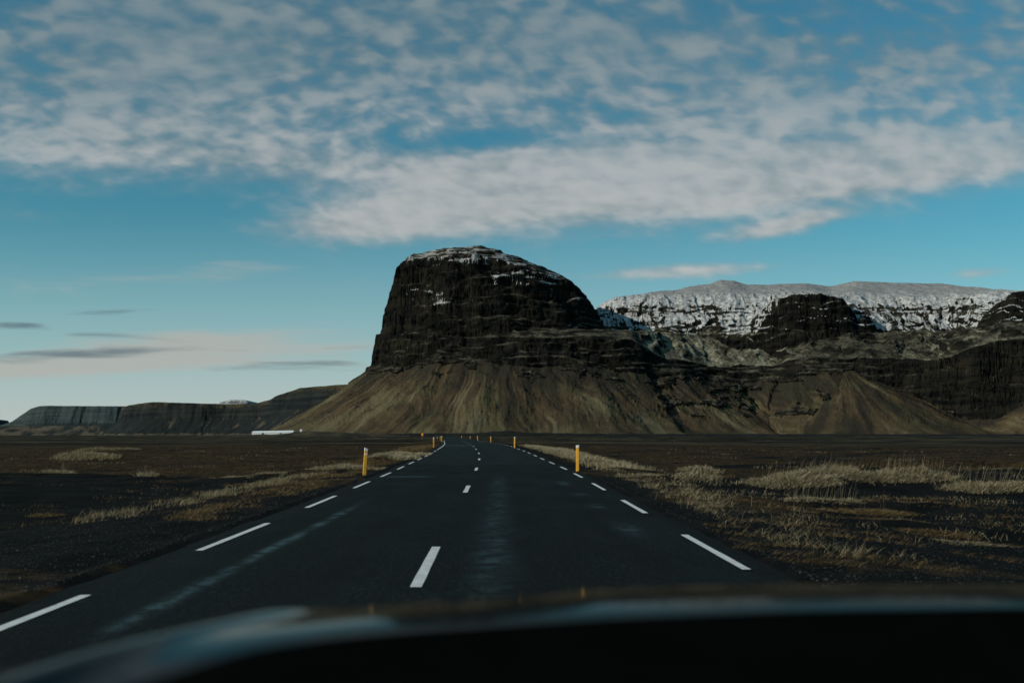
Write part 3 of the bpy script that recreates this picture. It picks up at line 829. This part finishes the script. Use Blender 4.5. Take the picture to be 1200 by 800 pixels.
POSTS = [
    ('R', 677, 39.4, 3.0, 'yellow marker post with a grey slanted cap standing nearest on the right road edge', 0, 1.0),
    ('R', 603, 96, None, 'second yellow marker post on the right verge, where the dashed line narrows', 1, 1.0),
    ('R', 575.2, 165, None, 'third yellow marker post on the right side, where the road starts to bend left', -1, .95),
    ('R', 559.6, 228, None, 'fourth yellow marker post on the right side, tiny beside the far bend', 0, .95),
    ('R', 551.0, 292, None, 'fifth yellow marker post on the right, a speck before the dark scrub', 0, .9),
    ('R', 541.0, 360, None, 'farthest marker post, a speck at the end of the road', 0, .9),
    ('L', 427, 36.2, None, 'yellow marker post with a white reflector band near its top, nearest on the left verge', 4.0, 1.0),
    ('L', 508.2, 98, None, 'second yellow marker post on the left verge beside the dry grass hummock', 0, 1.02),
    ('L', 517.6, 165, None, 'third yellow marker post on the left verge, just before the road edge curves away', 1, 1.0),
    ('L', 516.0, 215, None, 'fourth yellow marker post on the left, standing close behind the third', -1, .95),
    ('L', 512.4, 290, None, 'fifth and farthest marker post on the left side of the road, tiny', 0, .8),
]
used = {'L': False, 'R': False}
for side, px, Y, _, lab, lean, sc in POSTS:
    pr = protoL if side == 'L' else protoR
    if used[side]: o = copy_tree(pr)
    else: o = pr; used[side] = True
    X = (px - 600) / F * Y
    o.location = (X, Y, float(ground_z(X, Y)))
    # keep posts standing in the verge, at the level of the road edge
    o.rotation_euler = (0, R(lean), R(12 if side == 'L' else -8))
    o.scale = (1, 1, sc * (1.0 + 0 * Y))
    tag(o, lab, 'marker post', 'yellow marker posts along the road')

# road sign beyond the bend
t = empty('road_sign', ((494.8 - 600) / F * 330, 330, 0))
t.location.z = float(ground_z(t.location.x, 330))
sy = plain('sign_yellow', (.70, .28, .015), .45, .5, var=.05); sg = plain('sign_pole_grey', (.25, .2, .18), .5, .5)
bm = bmesh.new(); bmesh.ops.create_cone(bm, cap_ends=True, segments=12, radius1=.04, radius2=.035, depth=2.1, matrix=__import__('mathutils').Matrix.Translation((0, 0, .85)))
bm_obj('pole', bm, sg, t, True)
bm = bmesh.new()
vs = []
for yy in (-.075, -.055):
    ring = []
    for k in range(20):
        a = 2 * math.pi * k / 20
        ring.append(bm.verts.new((.36 * math.cos(a), yy, 1.78 + .52 * math.sin(a))))
    vs.append(ring)
bm.faces.new(vs[0][::-1]); bm.faces.new(vs[1])
for k in range(20): bm.faces.new((vs[0][k], vs[0][(k + 1) % 20], vs[1][(k + 1) % 20], vs[1][k]))
bm_obj('sign_panel', bm, sy, t)
tag(t, 'small orange yellow road sign on a short pole left of the far bend', 'road sign')

# ------------------------------------------------------------------ farm far left of the mountain foot
wr = plain('white_sheet_roof', (.78, .79, .80), .5, .4, var=.08, scale=.4); ww = plain('white_wall', (.60, .61, .60), .7, .3, var=.1, scale=.5); dk = plain('dark_opening', (.03, .03, .03), .8)
def barn(name, px0, px1, D, ytop0, ytop1, ybot, depth, lab, cat, doors=()):
    x0, x1 = (px0 - 600) / F * D, (px1 - 600) / F * D
    zb = EYE + (HOR - ybot) / F * D; z0 = EYE + (HOR - ytop0) / F * D; z1 = EYE + (HOR - ytop1) / F * D
    t = empty(name, ((x0 + x1) / 2, D, zb))
    L = x1 - x0; h0, h1 = z0 - zb, z1 - zb
    bm = bmesh.new()
    eav = .55
    a = [bm.verts.new(v) for v in ((-L / 2, 0, -2.5), (L / 2, 0, -2.5), (L / 2, depth, -2.5), (-L / 2, depth, -2.5))]
    c = [bm.verts.new(v) for v in ((-L / 2, 0, h0 * eav), (L / 2, 0, h1 * eav), (L / 2, depth, h1 * eav), (-L / 2, depth, h0 * eav))]
    r0 = bm.verts.new((-L / 2, depth / 2, h0 * .98)); r1 = bm.verts.new((L / 2, depth / 2, h1 * .98))
    bm.faces.new(a[::-1]); bm.faces.new((a[0], a[1], c[1], c[0])); bm.faces.new((a[2], a[3], c[3], c[2]))
    bm.faces.new((a[1], a[2], c[2], r1, c[1])); bm.faces.new((a[3], a[0], c[0], r0, c[3]))
    bm_obj('wall', bm, ww, t)
    bm = bmesh.new(); o = .25
    p = [(-L / 2 - o, -o, h0 * eav), (L / 2 + o, -o, h1 * eav), (L / 2 + o, depth / 2, h1), (-L / 2 - o, depth / 2, h0), (L / 2 + o, depth + o, h1 * eav), (-L / 2 - o, depth + o, h0 * eav)]
    v = [bm.verts.new((x, y, z + .12)) for x, y, z in p]; w = [bm.verts.new((x, y, z)) for x, y, z in p]
    for q in ((0, 1, 2, 3), (3, 2, 4, 5)):
        bm.faces.new([v[i] for i in q]); bm.faces.new([w[i] for i in q[::-1]])
    for q in ((0, 1), (1, 2), (2, 4), (4, 5), (5, 3), (3, 0)):
        bm.faces.new((w[q[0]], w[q[1]], v[q[1]], v[q[0]]))
    bm_obj('roof', bm, wr, t)
    for dp in doors:
        bm = bmesh.new(); bm_box(bm, ((dp - 600) / F * D - (x0 + x1) / 2, -.06, h0 * .17), (3.0, .1, h0 * .5))
        bm_obj('door', bm, dk, t)
    tag(t, lab, cat)
barn('farm_building', 295, 343, 1500, 505.0, 504.2, 508.6, 16, 'long low white farm building with a pale roof at the foot of the slope', 'building', (308, 329))
barn('farm_shed', 351.4, 353.6, 1700, 502.9, 502.9, 504.7, 4, 'tiny white shed on the bank right of the long white building', 'shed')
# power pole
t = empty('utility_pole', ((127 - 600) / F * 1500, 1500, -.5))
wd = plain('weathered_wood', (.05, .045, .04), .8)
bm = bmesh.new(); bmesh.ops.create_cone(bm, cap_ends=True, segments=8, radius1=.20, radius2=.14, depth=10, matrix=__import__('mathutils').Matrix.Translation((0, 0, 4.5)))
bm_obj('pole', bm, wd, t, True)
bm = bmesh.new(); bm_box(bm, (0, 0, 8.7), (2.4, .2, .2), .02); bm_obj('crossarm', bm, wd, t)
tag(t, 'thin dark utility pole standing far off on the left plain', 'utility pole')

# ------------------------------------------------------------------ grass
def grass_mat(name, c1, c2, c3):
    m, nt, b = material(name)
    t = nt.attr('tint')
    c = nt.mix(nt.ss(t, 0, .5), (*c1, 1), (*c2, 1))
    c = nt.mix(nt.ss(t, .5, 1), c, (*c3, 1))
    nt.l.new(c, b.inputs['Base Color']); b.inputs['Roughness'].default_value = .75; b.inputs['Specular IOR Level'].default_value = .25
    tr = nt.new('ShaderNodeBsdfTranslucent'); nt.l.new(c, tr.inputs['Color'])
    mx = nt.new('ShaderNodeMixShader'); mx.inputs[0].default_value = .22
    outn = [n for n in m.node_tree.nodes if n.type == 'OUTPUT_MATERIAL'][0]
    nt.l.new(b.outputs[0], mx.inputs[1]); nt.l.new(tr.outputs[0], mx.inputs[2]); nt.l.new(mx.outputs[0], outn.inputs['Surface'])
    return m
gm = grass_mat('dry_grass', (.09, .064, .032), (.26, .21, .12), (.60, .53, .37))
gm2 = grass_mat('rusty_grass', (.040, .026, .012), (.14, .088, .034), (.28, .205, .10))

def blades(X, Y, Z, h, w, lean, ang, tint, segs=3, droop=.5):
    """arrays of blades -> verts, quads. lean = horizontal reach / height, ang = direction"""
    n = len(X)
    ts = np.linspace(0, 1, segs + 1)
    dirx, diry = np.cos(ang), np.sin(ang)
    face = rng.uniform(-.9, .9, n)                      # blade width direction
    wx, wy = np.cos(face), np.sin(face)
    V = np.zeros((n, (segs + 1) * 2, 3)); 
    for i, t in enumerate(ts):
        reach = lean * h * (t ** 1.7)
        z = h * (t - droop * np.minimum(lean, 1.2) * .5 * t * t)
        cx = X + dirx * reach; cy = Y + diry * reach; cz = Z + z
        ww = w * (1 - t) ** .6 * .5 + w * .04
        V[:, 2 * i, 0] = cx - wx * ww; V[:, 2 * i, 1] = cy - wy * ww; V[:, 2 * i, 2] = cz
        V[:, 2 * i + 1, 0] = cx + wx * ww; V[:, 2 * i + 1, 1] = cy + wy * ww; V[:, 2 * i + 1, 2] = cz
    k = (segs + 1) * 2
    base = (np.arange(n) * k)[:, None]
    q = np.array([[2 * i, 2 * i + 1, 2 * i + 3, 2 * i + 2] for i in range(segs)])
    Fc = (base[:, :, None] + q[None]).reshape(-1, 4)
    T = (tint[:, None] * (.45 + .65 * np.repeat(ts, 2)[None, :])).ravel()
    # dark roots and bright tips: shading for depth painted into the tint
    return V.reshape(-1, 3), Fc, T
class Acc:
    def __init__(s): s.v = []; s.f = []; s.t = []; s.n = 0
    def add(s, v, f, t):
        s.v.append(v); s.f.append(f + s.n); s.t.append(t); s.n += len(v)
    def build(s, name, mat, parent=None, origin=(0, 0, 0)):
        v = np.concatenate(s.v) - np.array(origin)
        o = mesh_np(name, v, np.concatenate(s.f), mat, parent, smooth=False, attrs={'tint': np.concatenate(s.t)})
        return o

def scatter(acc, X, Y, hmin, hmax, wmul=1.0, lean=(.3, 1.0), wind=0.0, spread=2.2, tint=(.2, .8), droop=.5):
    n = len(X)
    if n == 0: return
    Z = ground_z(X, Y) - .01
    h = rng.uniform(hmin, hmax, n) 
    w = np.maximum(.0055, .00042 * Y) * wmul * rng.uniform(.7, 1.3, n)
    ang = wind + rng.normal(0, spread * .5, n)
    tt = np.clip(rng.normal((tint[0] + tint[1]) / 2, (tint[1] - tint[0]) / 2.2, n) - .12, 0, 1)
    acc.add(*blades(X, Y, Z, h, w, rng.uniform(*lean, n), ang, tt, 3, droop))

def off_road(X, Y, m=.65):
    return (X > XR(Y) + m) | (X < XL(Y) - m)

# (a) prominent clumps: things of their own
def tussock(px, Yd, rx, ry, n, h, label, mat=gm, lean=(.3, 1.1), tall=0, tallh=.7, wind=-.4, tint=(.25, .85), spread=3.4, group=None):
    cx = (px - 600) / F * Yd
    acc = Acc()
    r = np.sqrt(rng.uniform(0, 1, n)); a = rng.uniform(0, 2 * np.pi, n)
    # tufty: gather blades about sub-centres
    k = max(6, n // 45)
    sc_r = np.sqrt(rng.uniform(0, 1, k)); sc_a = rng.uniform(0, 2 * np.pi, k)
    sx = sc_r * np.cos(sc_a) * rx; sy_ = sc_r * np.sin(sc_a) * ry
    idx = rng.integers(0, k, n)
    X = cx + sx[idx] + rng.normal(0, .17, n) * rx; Y = Yd + sy_[idx] + rng.normal(0, .17, n) * ry
    ok = off_road(X, Y); X, Y = X[ok], Y[ok]
    u = (rng.uniform(0, 1, len(X)) < .5)
    rr = np.sqrt(rng.uniform(0, 1, len(X))); aa = rng.uniform(0, 2 * np.pi, len(X))
    X = np.where(u, cx + rr * np.cos(aa) * rx * .85, X); Y = np.where(u, Yd + rr * np.sin(aa) * ry * .85, Y)
    ok = np.hypot((X - cx) / rx, (Y - Yd) / ry) < 1.0; X, Y = X[ok], Y[ok]
    edge = np.clip(1 - np.hypot((X - cx) / rx, (Y - Yd) / ry) ** 2, .15, 1)
    Z = ground_z(X, Y) - .02
    hh = .72 * h * rng.uniform(.45, 1.1, len(X)) * (.5 + .5 * edge)
    w = np.maximum(.006, .00042 * Yd) * rng.uniform(.7, 1.3, len(X))
    outw = np.arctan2(Y - Yd, X - cx)
    ang = np.where(rng.uniform(0, 1, len(X)) < .5, outw + rng.normal(0, .7, len(X)), wind + rng.normal(0, spread * .3, len(X)))
    tt = np.clip(rng.normal(sum(tint) / 2 + .06, (tint[1] - tint[0]) / 1.8, len(X)), 0, 1)
    acc.add(*blades(X, Y, Z, hh, w, rng.uniform(*lean, len(X)), ang, tt, 4, .75))
    tall = int(tall * .6)
    if tall:
        X = cx + rng.uniform(-1, 1, tall) * rx * .8; Y = Yd + rng.uniform(-1, 1, tall) * ry * .6
        ok = off_road(X, Y); X, Y = X[ok], Y[ok]
        acc.add(*blades(X, Y, ground_z(X, Y), tallh * .72 * rng.uniform(.45, 1.1, len(X)), np.maximum(.003, .00015 * Yd) * np.ones(len(X)), rng.uniform(.05, .55, len(X)), wind + rng.normal(0, .8, len(X)), np.clip(rng.normal(.65, .2, len(X)), 0, 1), 3, .1))
    z0 = float(ground_z(cx, Yd))
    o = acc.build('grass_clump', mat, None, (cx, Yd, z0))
    o.location = (cx, Yd, z0)
    tag(o, label, 'grass clump', group)
    return o
G1 = 'clumps of dry grass on the right bank'
tussock(925, 32.5, 1.9, .9, 2600, .42, 'broad pale mound of matted dry grass at the left end of the right bank', lean=(.5, 1.5), tall=110, tallh=.85, group=G1)
tussock(962, 34.5, 1.3, .8, 1300, .5, 'pale grass clump behind the matted mound, with a hollow beside it', lean=(.4, 1.3), tall=90, tallh=.8, group=G1)
tussock(1020, 33.3, 1.7, .7, 1900, .42, 'pale drooping grass in the middle of the right bank under a row of stalks', lean=(.6, 1.6), tall=150, tallh=.95, group=G1)
tussock(1075, 33.2, 1.5, .7, 1800, .42, 'pale drooping grass right of the middle of the bank, overhanging black sand', lean=(.6, 1.6), tall=170, tallh=1.0, group=G1)
tussock(1165, 31.5, 1.9, .7, 2300, .45, 'tall upright stalks above drooping grass at the right end of the bank', lean=(.5, 1.5), tall=240, tallh=1.1, group=G1)
G2 = 'clumps of dry grass on the near right slope'
tussock(965, 23.8, 1.1, .5, 900, .22, 'row of tall thin pale stalks over low grass in front of the bank', lean=(.4, 1.4), tall=110, tallh=.75, wind=-.2, group=G2)
tussock(1015, 22.5, 1.3, .6, 1300, .26, 'sprawling tan grass swept to the right of the thin stalks', mat=gm2, lean=(.8, 2.0), tall=30, tallh=.7, wind=-.25, spread=1.5, tint=(.4, 1), group=G2)
tussock(1052, 20.6, 1.1, .5, 900, .2, 'flattened golden brown grass below the sprawling tan clump', mat=gm2, lean=(1.0, 2.2), wind=-.25, spread=1.4, tint=(.3, .8), group=G2)
tussock(1095, 17.6, .85, .42, 1500, .17, 'rounded rust coloured grass hummock nearest the car on the right', mat=gm2, lean=(.6, 1.8), wind=-.4, spread=2, tint=(.15, .7), group=G2)
tussock(1140, 16.6, .8, .35, 800, .15, 'low fan of pale straw trailing right of the rust coloured hummock', lean=(1.0, 2.2), wind=-.3, spread=1.2, group=G2)
tussock(816, 34.5, 1.0, .5, 900, .38, 'pale spiky grass tuft by the verge right of the nearest right post', lean=(.4, 1.4), tall=25, tallh=.8, group='tufts behind the right marker post')
tussock(820, 46.5, 1.2, .6, 800, .42, 'round pale grass tuft beyond the spiky one on the right plain', lean=(.4, 1.3), group='tufts behind the right marker post')
tussock(777, 37.5, 1.3, .6, 900, .3, 'pale grass tuft between the right marker post and the spiky tuft', lean=(.4, 1.4), group='tufts behind the right marker post')
G3 = 'clumps of dry grass on the left plain'
tussock(100, 72, 2.6, 1.3, 2600, .75, 'dome shaped dry grass bush at far left in front of a smaller one', lean=(.2, .8), tint=(.2, .6), group=G3)
tussock(127, 108, 3.6, 1.6, 2400, .8, 'low wide olive bush farthest back on the left plain', lean=(.2, .8), tint=(.1, .5), group=G3)
tussock(68, 46, .9, .4, 500, .5, 'small pointed grass tuft at far left below the dome shaped bush', lean=(.2, .9), tall=30, tallh=.95, group=G3)
tussock(172, 43.5, .55, .3, 300, .45, 'small upright tuft on the edge of the black sand, left plain', lean=(.2, .9), tall=16, tallh=.8, group=G3)
tussock(300, 39.5, 1.7, .5, 1100, .26, 'long pale ribbon of bent grass on the left plain, nearest the road', lean=(.6, 1.6), wind=.2, group=G3)
tussock(290, 35.5, 1.0, .4, 700, .22, 'tan matted grass below the long pale ribbon on the left', mat=gm2, lean=(.8, 1.8), tint=(.4, 1), group=G3)
tussock(463, 57, 1.7, 1.4, 2400, .62, 'tall pale grass hummock on the left verge between the first two posts', lean=(.3, 1.2), tint=(.4, 1), group='hummocks by the left road edge')
tussock(481, 66, 1.6, 1.8, 1600, .5, 'pale grass continuing behind the tall hummock towards the second left post', lean=(.3, 1.2), tint=(.4, 1), group='hummocks by the left road edge')
tussock(405, 41.5, 1.9, .8, 1300, .4, 'pale grass clump just left of the leaning yellow post', lean=(.4, 1.4), tint=(.35, .9), group='hummocks by the left road edge')
tussock(52, 22.5, .5, .22, 240, .24, 'short dry tuft at the lower left beside the road, on black gravel', mat=gm2, lean=(.3, 1.2), tall=8, tallh=.45, group=G3)

# (b) everything nobody could count: verge grass and the thin cover of the plain
acc = Acc(); acc2 = Acc()
def cluster(Xc, Yc, n, sx, sy_):
    X = np.repeat(Xc, n) + rng.normal(0, 1, len(Xc) * n) * np.repeat(sx, n)
    Y = np.repeat(Yc, n) + rng.normal(0, 1, len(Yc) * n) * np.repeat(sy_, n)
    return X, Y
def one(n): return np.ones(n)
# right verge
N = 420
Yc = 12 + 110 * rng.uniform(0, 1, N) ** 1.25; off = 1.0 + np.abs(rng.normal(0, 1.1, N)) + .012 * Yc
Xc = XR(Yc) + off
keep = fbm(Xc / 1.6, Yc / 4, 3, 700) > -.12; Xc, Yc = Xc[keep], Yc[keep]
X, Y = cluster(Xc, Yc, 30, .10 + .002 * Yc, .12 + .004 * Yc); k = off_road(X, Y, .75); scatter(acc, X[k], Y[k], .04, .16, 1, (.5, 1.8), -.3, 3, (.25, .8))
# thin stalks near the verge
X, Y = cluster(Xc[::2], Yc[::2], 3, .2 * one(len(Xc[::2])), .2 * one(len(Xc[::2]))); k = off_road(X, Y, .9); scatter(acc, X[k], Y[k], .15, .34, .6, (.05, .6), -.3, 2, (.3, .8))
# dense pale strip on the right behind the first post
N = 250
Yc = rng.uniform(42, 110, N); Xc = XR(Yc) + 1.6 + rng.uniform(0, 1, N) * (.8 + .035 * Yc)
X, Y = cluster(Xc, Yc, 34, .25 * one(N), .35 * one(N)); k = off_road(X, Y, .9); scatter(acc, X[k], Y[k], .12, .34, 1, (.3, 1.1), -.3, 3, (.45, 1.0))
# left verge
N = 460
Yc = 17 + 105 * rng.uniform(0, 1, N) ** 1.15; off = .9 + rng.uniform(0, 1, N) * (.4 + .030 * Yc)
Xc = XL(Yc) - off - .3
kp = fbm(Xc / 1.2, Yc / 3.5, 3, 770) > -.18; Xc, Yc = Xc[kp], Yc[kp]
X, Y = cluster(Xc, Yc, 34, .12 + .002 * Yc, .14 + .004 * Yc); k = off_road(X, Y, .8); scatter(acc2, X[k], Y[k], .04, .14, 1.0, (.5, 1.8), .3, 3.5, (.35, .95))
# left track-side line of tan grass further out, near
N = 210
Yc = rng.uniform(19, 42, N); Xc = XL(Yc) - 2.2 - .05 * (42 - Yc) - np.abs(rng.normal(0, 1.1, N))
kp = fbm(Xc / 1.5, Yc / 2.5, 3, 760) > -.05; Xc, Yc = Xc[kp], Yc[kp]; N = len(Xc)
X, Y = cluster(Xc, Yc, 26, .12 * one(N), .14 * one(N)); scatter(acc, X, Y, .06, .22, 1, (.4, 1.5), .2, 3.4, (.2, .8))
# open plain, patchy bands, both sides
def plain_cover(N, x0, x1, y0, y1, thr, seed, a, h, tint, nb=22, p=1.4):
    Yc = y0 + (y1 - y0) * rng.uniform(0, 1, N) ** p
    t = rng.uniform(x0, x1, N); Xc = t * Yc
    m = (fbm(Xc / 7, Yc / 2.6, 4, seed) > thr) & off_road(Xc, Yc, 2.0)
    Xc, Yc = Xc[m], Yc[m]
    X, Y = cluster(Xc, Yc, nb, .10 + .006 * Yc, .06 + .004 * Yc)
    k = off_road(X, Y, 1.2)
    scatter(a, X[k], Y[k], h[0], h[1], 1, (.4, 1.7), -.2, 4, tint)
plain_cover(1500, -.55, -.06, 42, 150, .10, 710, acc2, (.06, .18), (.0, .5))
plain_cover(420, -.55, -.06, 46, 130, .22, 712, acc, (.08, .26), (.1, .6))
plain_cover(1100, .07, .55, 44, 160, .12, 720, acc2, (.06, .17), (.0, .55))
plain_cover(360, .07, .55, 50, 150, .24, 722, acc, (.08, .24), (.2, .7))
plain_cover(260, -.52, -.16, 19, 40, .12, 730, acc2, (.04, .12), (.3, .9), 14)
plain_cover(260, .16, .52, 14, 30, .14, 740, acc2, (.04, .14), (.3, .9), 16, 1.1)
plain_cover(320, .16, .52, 14, 30, .10, 742, acc, (.04, .16), (.3, .8), 14, 1.1)
plain_cover(300, .10, .55, 28, 60, .18, 744, acc, (.05, .22), (.3, .95), 24, 1.2)
plain_cover(260, -.55, -.14, 26, 60, .16, 746, acc2, (.04, .15), (.2, .8), 20, 1.2)
# swept golden streaks down the near right slope
for (px, py, L) in [(895, 590, 1.2), (925, 597, 1.0), (945, 612, 1.0), (985, 622, 1.6), (880, 628, .9), (920, 650, 1.0), (1010, 632, 1.3), (870, 610, .7), (905, 640, .9), (1050, 585, 1.6), (1100, 590, 1.2), (965, 660, .8), (1030, 655, .8), (1180, 640, .9), (1160, 655, .8), (850, 618, .6), (1075, 665, .8)]:
    cx, cy = px2world(px, py)
    n = int(170 * L)
    u = rng.uniform(-1, 1, n)
    X = cx + u * L * .55 + rng.normal(0, .05, n); Y = cy - u * L * .35 + rng.normal(0, .07, n)
    scatter(acc2, X, Y, .05, .13, 1, (.8, 2.2), -.35, 1.3, (.4, 1.0), .8)
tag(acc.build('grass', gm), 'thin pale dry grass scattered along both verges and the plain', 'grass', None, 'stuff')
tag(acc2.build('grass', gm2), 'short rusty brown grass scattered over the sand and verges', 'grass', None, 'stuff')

# gravel scattered on the shoulders and the near sand
def gravel_mat():
    m, nt, b = material('lava_gravel')
    t = nt.attr('tint')
    c = nt.mix(t, (.006, .007, .007, 1), (.036, .038, .035, 1))
    nt.l.new(c, b.inputs['Base Color']); b.inputs['Roughness'].default_value = .8
    return m
N = 26000
Yg = 9 + 34 * rng.uniform(0, 1, N) ** 1.5
sideg = rng.uniform(0, 1, N) < .5
offg = np.abs(rng.normal(0, 1, N)) * 3.2 + .42
Xg = np.where(sideg, XR(Yg) + offg, XL(Yg) - offg - .08)
sz = rng.lognormal(-4.95, .45, N)
oc = np.array([(1, 0, 0), (0, 1, 0), (-1, 0, 0), (0, -1, 0), (0, 0, .75), (0, 0, -.6)], float)
of = np.array([(0, 1, 4), (1, 2, 4), (2, 3, 4), (3, 0, 4), (1, 0, 5), (2, 1, 5), (3, 2, 5), (0, 3, 5)])
a = rng.uniform(0, 6.28, N)
jit = rng.uniform(.6, 1.3, (N, 6, 3))
V = oc[None] * jit * sz[:, None, None]
Vx = V[:, :, 0] * np.cos(a)[:, None] - V[:, :, 1] * np.sin(a)[:, None]; Vy = V[:, :, 0] * np.sin(a)[:, None] + V[:, :, 1] * np.cos(a)[:, None]
gzv = ground_z(Xg, Yg)
V = np.stack([Vx + Xg[:, None], Vy + Yg[:, None], V[:, :, 2] + gzv[:, None] + sz[:, None] * .2], -1).reshape(-1, 3)
Fg = (np.arange(N)[:, None, None] * 6 + of[None]).reshape(-1, 3)
gv = mesh_np('gravel', V, Fg, gravel_mat(), smooth=False, attrs={'tint': np.repeat(np.clip(rng.normal(.3, .28, N), 0, 1) ** 1.4, 6)})
tag(gv, 'dark lava gravel strewn over the road shoulders', 'gravel', None, 'stuff')

# ------------------------------------------------------------------ the car the photo is taken from
car = empty('car', (.35, 1.0, 0))
tag(car, 'glossy dark car bonnet and black dashboard along the bottom of the picture', 'car')
def paint(name, c, rough):
    m, nt, b = material(name)
    n = nt.noise(pos(nt), 40, 3, .5)
    nt.l.new(nt.mix(n, (*[x * .85 for x in c], 1), (*[x * 1.15 for x in c], 1)), b.inputs['Base Color'])
    b.inputs['Roughness'].default_value = rough; b.inputs['IOR'].default_value = 1.10
    return m
cp = paint('dark_car_paint', (.004, .007, .008), .10)
dash = plain('dashboard_plastic', (.0022, .0028, .0028), 1.0, .0, var=.2, scale=20)

# bonnet: t = 0 at the nose edge, growing back towards the windscreen
def nose(X):     # plan distance of the nose line
    return np.interp(X, [-.80, -.70, -.63, -.565, -.487, -.354, -.174, 0, .157, .48, .97, 1.2, 1.38, 1.5], [.60, .98, 1.20, 1.31, 1.42, 1.58, 1.69, 1.775, 1.84, 1.88, 1.88, 1.80, 1.55, 1.0])
def bonnet_z(X, t):
    # slope (degrees, forward-down) against distance behind the nose line
    tt = np.linspace(-.12, 1.6, 600)
    al = np.interp(tt, [-.12, -.04, 0, .05, .15, .28, .36, .5, 1.6], [60, 22, 9.5, 6.2, 5.0, 4.3, 1.0, -1.3, -1.3])
    zc = np.concatenate([[0], np.cumsum(np.tan(np.radians((al[1:] + al[:-1]) / 2)) * np.diff(tt))])
    z0 = np.interp(0, tt, zc)
    return np.interp(t, tt, zc - z0)
xs = np.linspace(-.86, 1.56, 150); ts = np.concatenate([np.linspace(-.11, .5, 60), np.linspace(.52, 1.3, 14)])
XX, TT = np.meshgrid(xs, ts)
kn = np.hanning(9); kn /= kn.sum()
nx_ = np.convolve(np.pad(nose(xs), 4, mode='edge'), kn, 'valid')
YY = nx_[None] - TT
ZZ = 1.119 + bonnet_z(XX, TT)
# raised crease that runs back along each side
cr = np.interp(YY, [.6, 1.18, 1.57, 1.9], [-.56, -.457, -.344, -.16])
q = XX - cr
ZZ = ZZ + (.010 * np.exp(-(q / .035) ** 2) - .016 * sst(0, .25, -q)) * (1 - sst(1.48, 1.68, YY))
ZZ = ZZ + .010 * (XX - cr > 0) * np.exp(-((XX - cr - .0) / .3) ** 2) * 0
ok = YY > .62
bo = mesh_np('bonnet', np.stack([XX - .35, YY - 1.0, ZZ], -1).reshape(-1, 3), grid_faces(*XX.shape)[:, ::-1], cp, car)
sm = bo.modifiers.new('thick', 'SOLIDIFY'); sm.thickness = .02; sm.offset = -1
# nose and wings below the bonnet
ys0 = nx_ + .105
rows = []
for k, (dz_, off_) in enumerate([(-.02, .0), (-.10, .035), (-.25, .055), (-.42, .05), (-.55, .0)]):
    rows.append(np.stack([xs - .35 + 0 * xs, ys0 + off_ - 1.0, 1.02 + dz_ + 0 * xs], -1))
NR = np.stack(rows)
mesh_np('nose', NR.reshape(-1, 3), grid_faces(5, len(xs)), cp, car)
# dashboard: a padded slab under the eye
dx_ = np.linspace(-.75, 1.35, 120)
edge_px = [(-300, 880), (60, 850), (170, 800), (300, 757), (400, 742), (480, 735), (700, 720), (900, 711), (1200, 706), (1500, 712), (2200, 720)]
fy = .80
pe = np.array([p for p, _ in edge_px]); ve = np.array([v for _, v in edge_px])
ez = EYE + (HOR + 10 - np.interp(600 + dx_ / fy * F, pe, ve)) / F * fy
prof = [(.0, -.30), (.012, -.08), (.006, -.02), (-.02, -.003), (-.06, 0), (-.16, -.012), (-.30, -.03), (-.42, -.055), (-.48, -.10), (-.50, -.30)]
DV = np.stack([np.stack([dx_ - .35, np.full_like(dx_, fy - 1.0 + a), ez + b], -1) for a, b in prof])
kk = np.hanning(7); kk /= kk.sum()
for i in range(len(prof)): DV[i, :, 2] = np.convolve(np.pad(DV[i, :, 2], 3, mode='edge'), kk, 'valid')
mesh_np('dashboard', DV.reshape(-1, 3), grid_faces(len(prof), len(dx_)), dash, car)

# ------------------------------------------------------------------ camera and output
cam = bpy.data.cameras.new('camera'); cam.lens = 35.0; cam.sensor_width = 36.0; cam.sensor_fit = 'HORIZONTAL'
cam.shift_y = (HOR - 400) / 1200
cam.clip_start = .05; cam.clip_end = 60000
cam.dof.use_dof = True; cam.dof.focus_distance = 38.0; cam.dof.aperture_fstop = 1.9
co_ = bpy.data.objects.new('camera', cam); col.objects.link(co_)
co_.location = (0, 0, EYE); co_.rotation_euler = (R(90), 0, 0)
scene.camera = co_
vs_ = scene.view_settings
vs_.view_transform = 'Standard'; vs_.look = 'None'; vs_.gamma = 1; vs_.use_curve_mapping = False
vs_.exposure = 0.0
scene.cycles.use_denoising = True
scene.cycles.max_bounces = 6
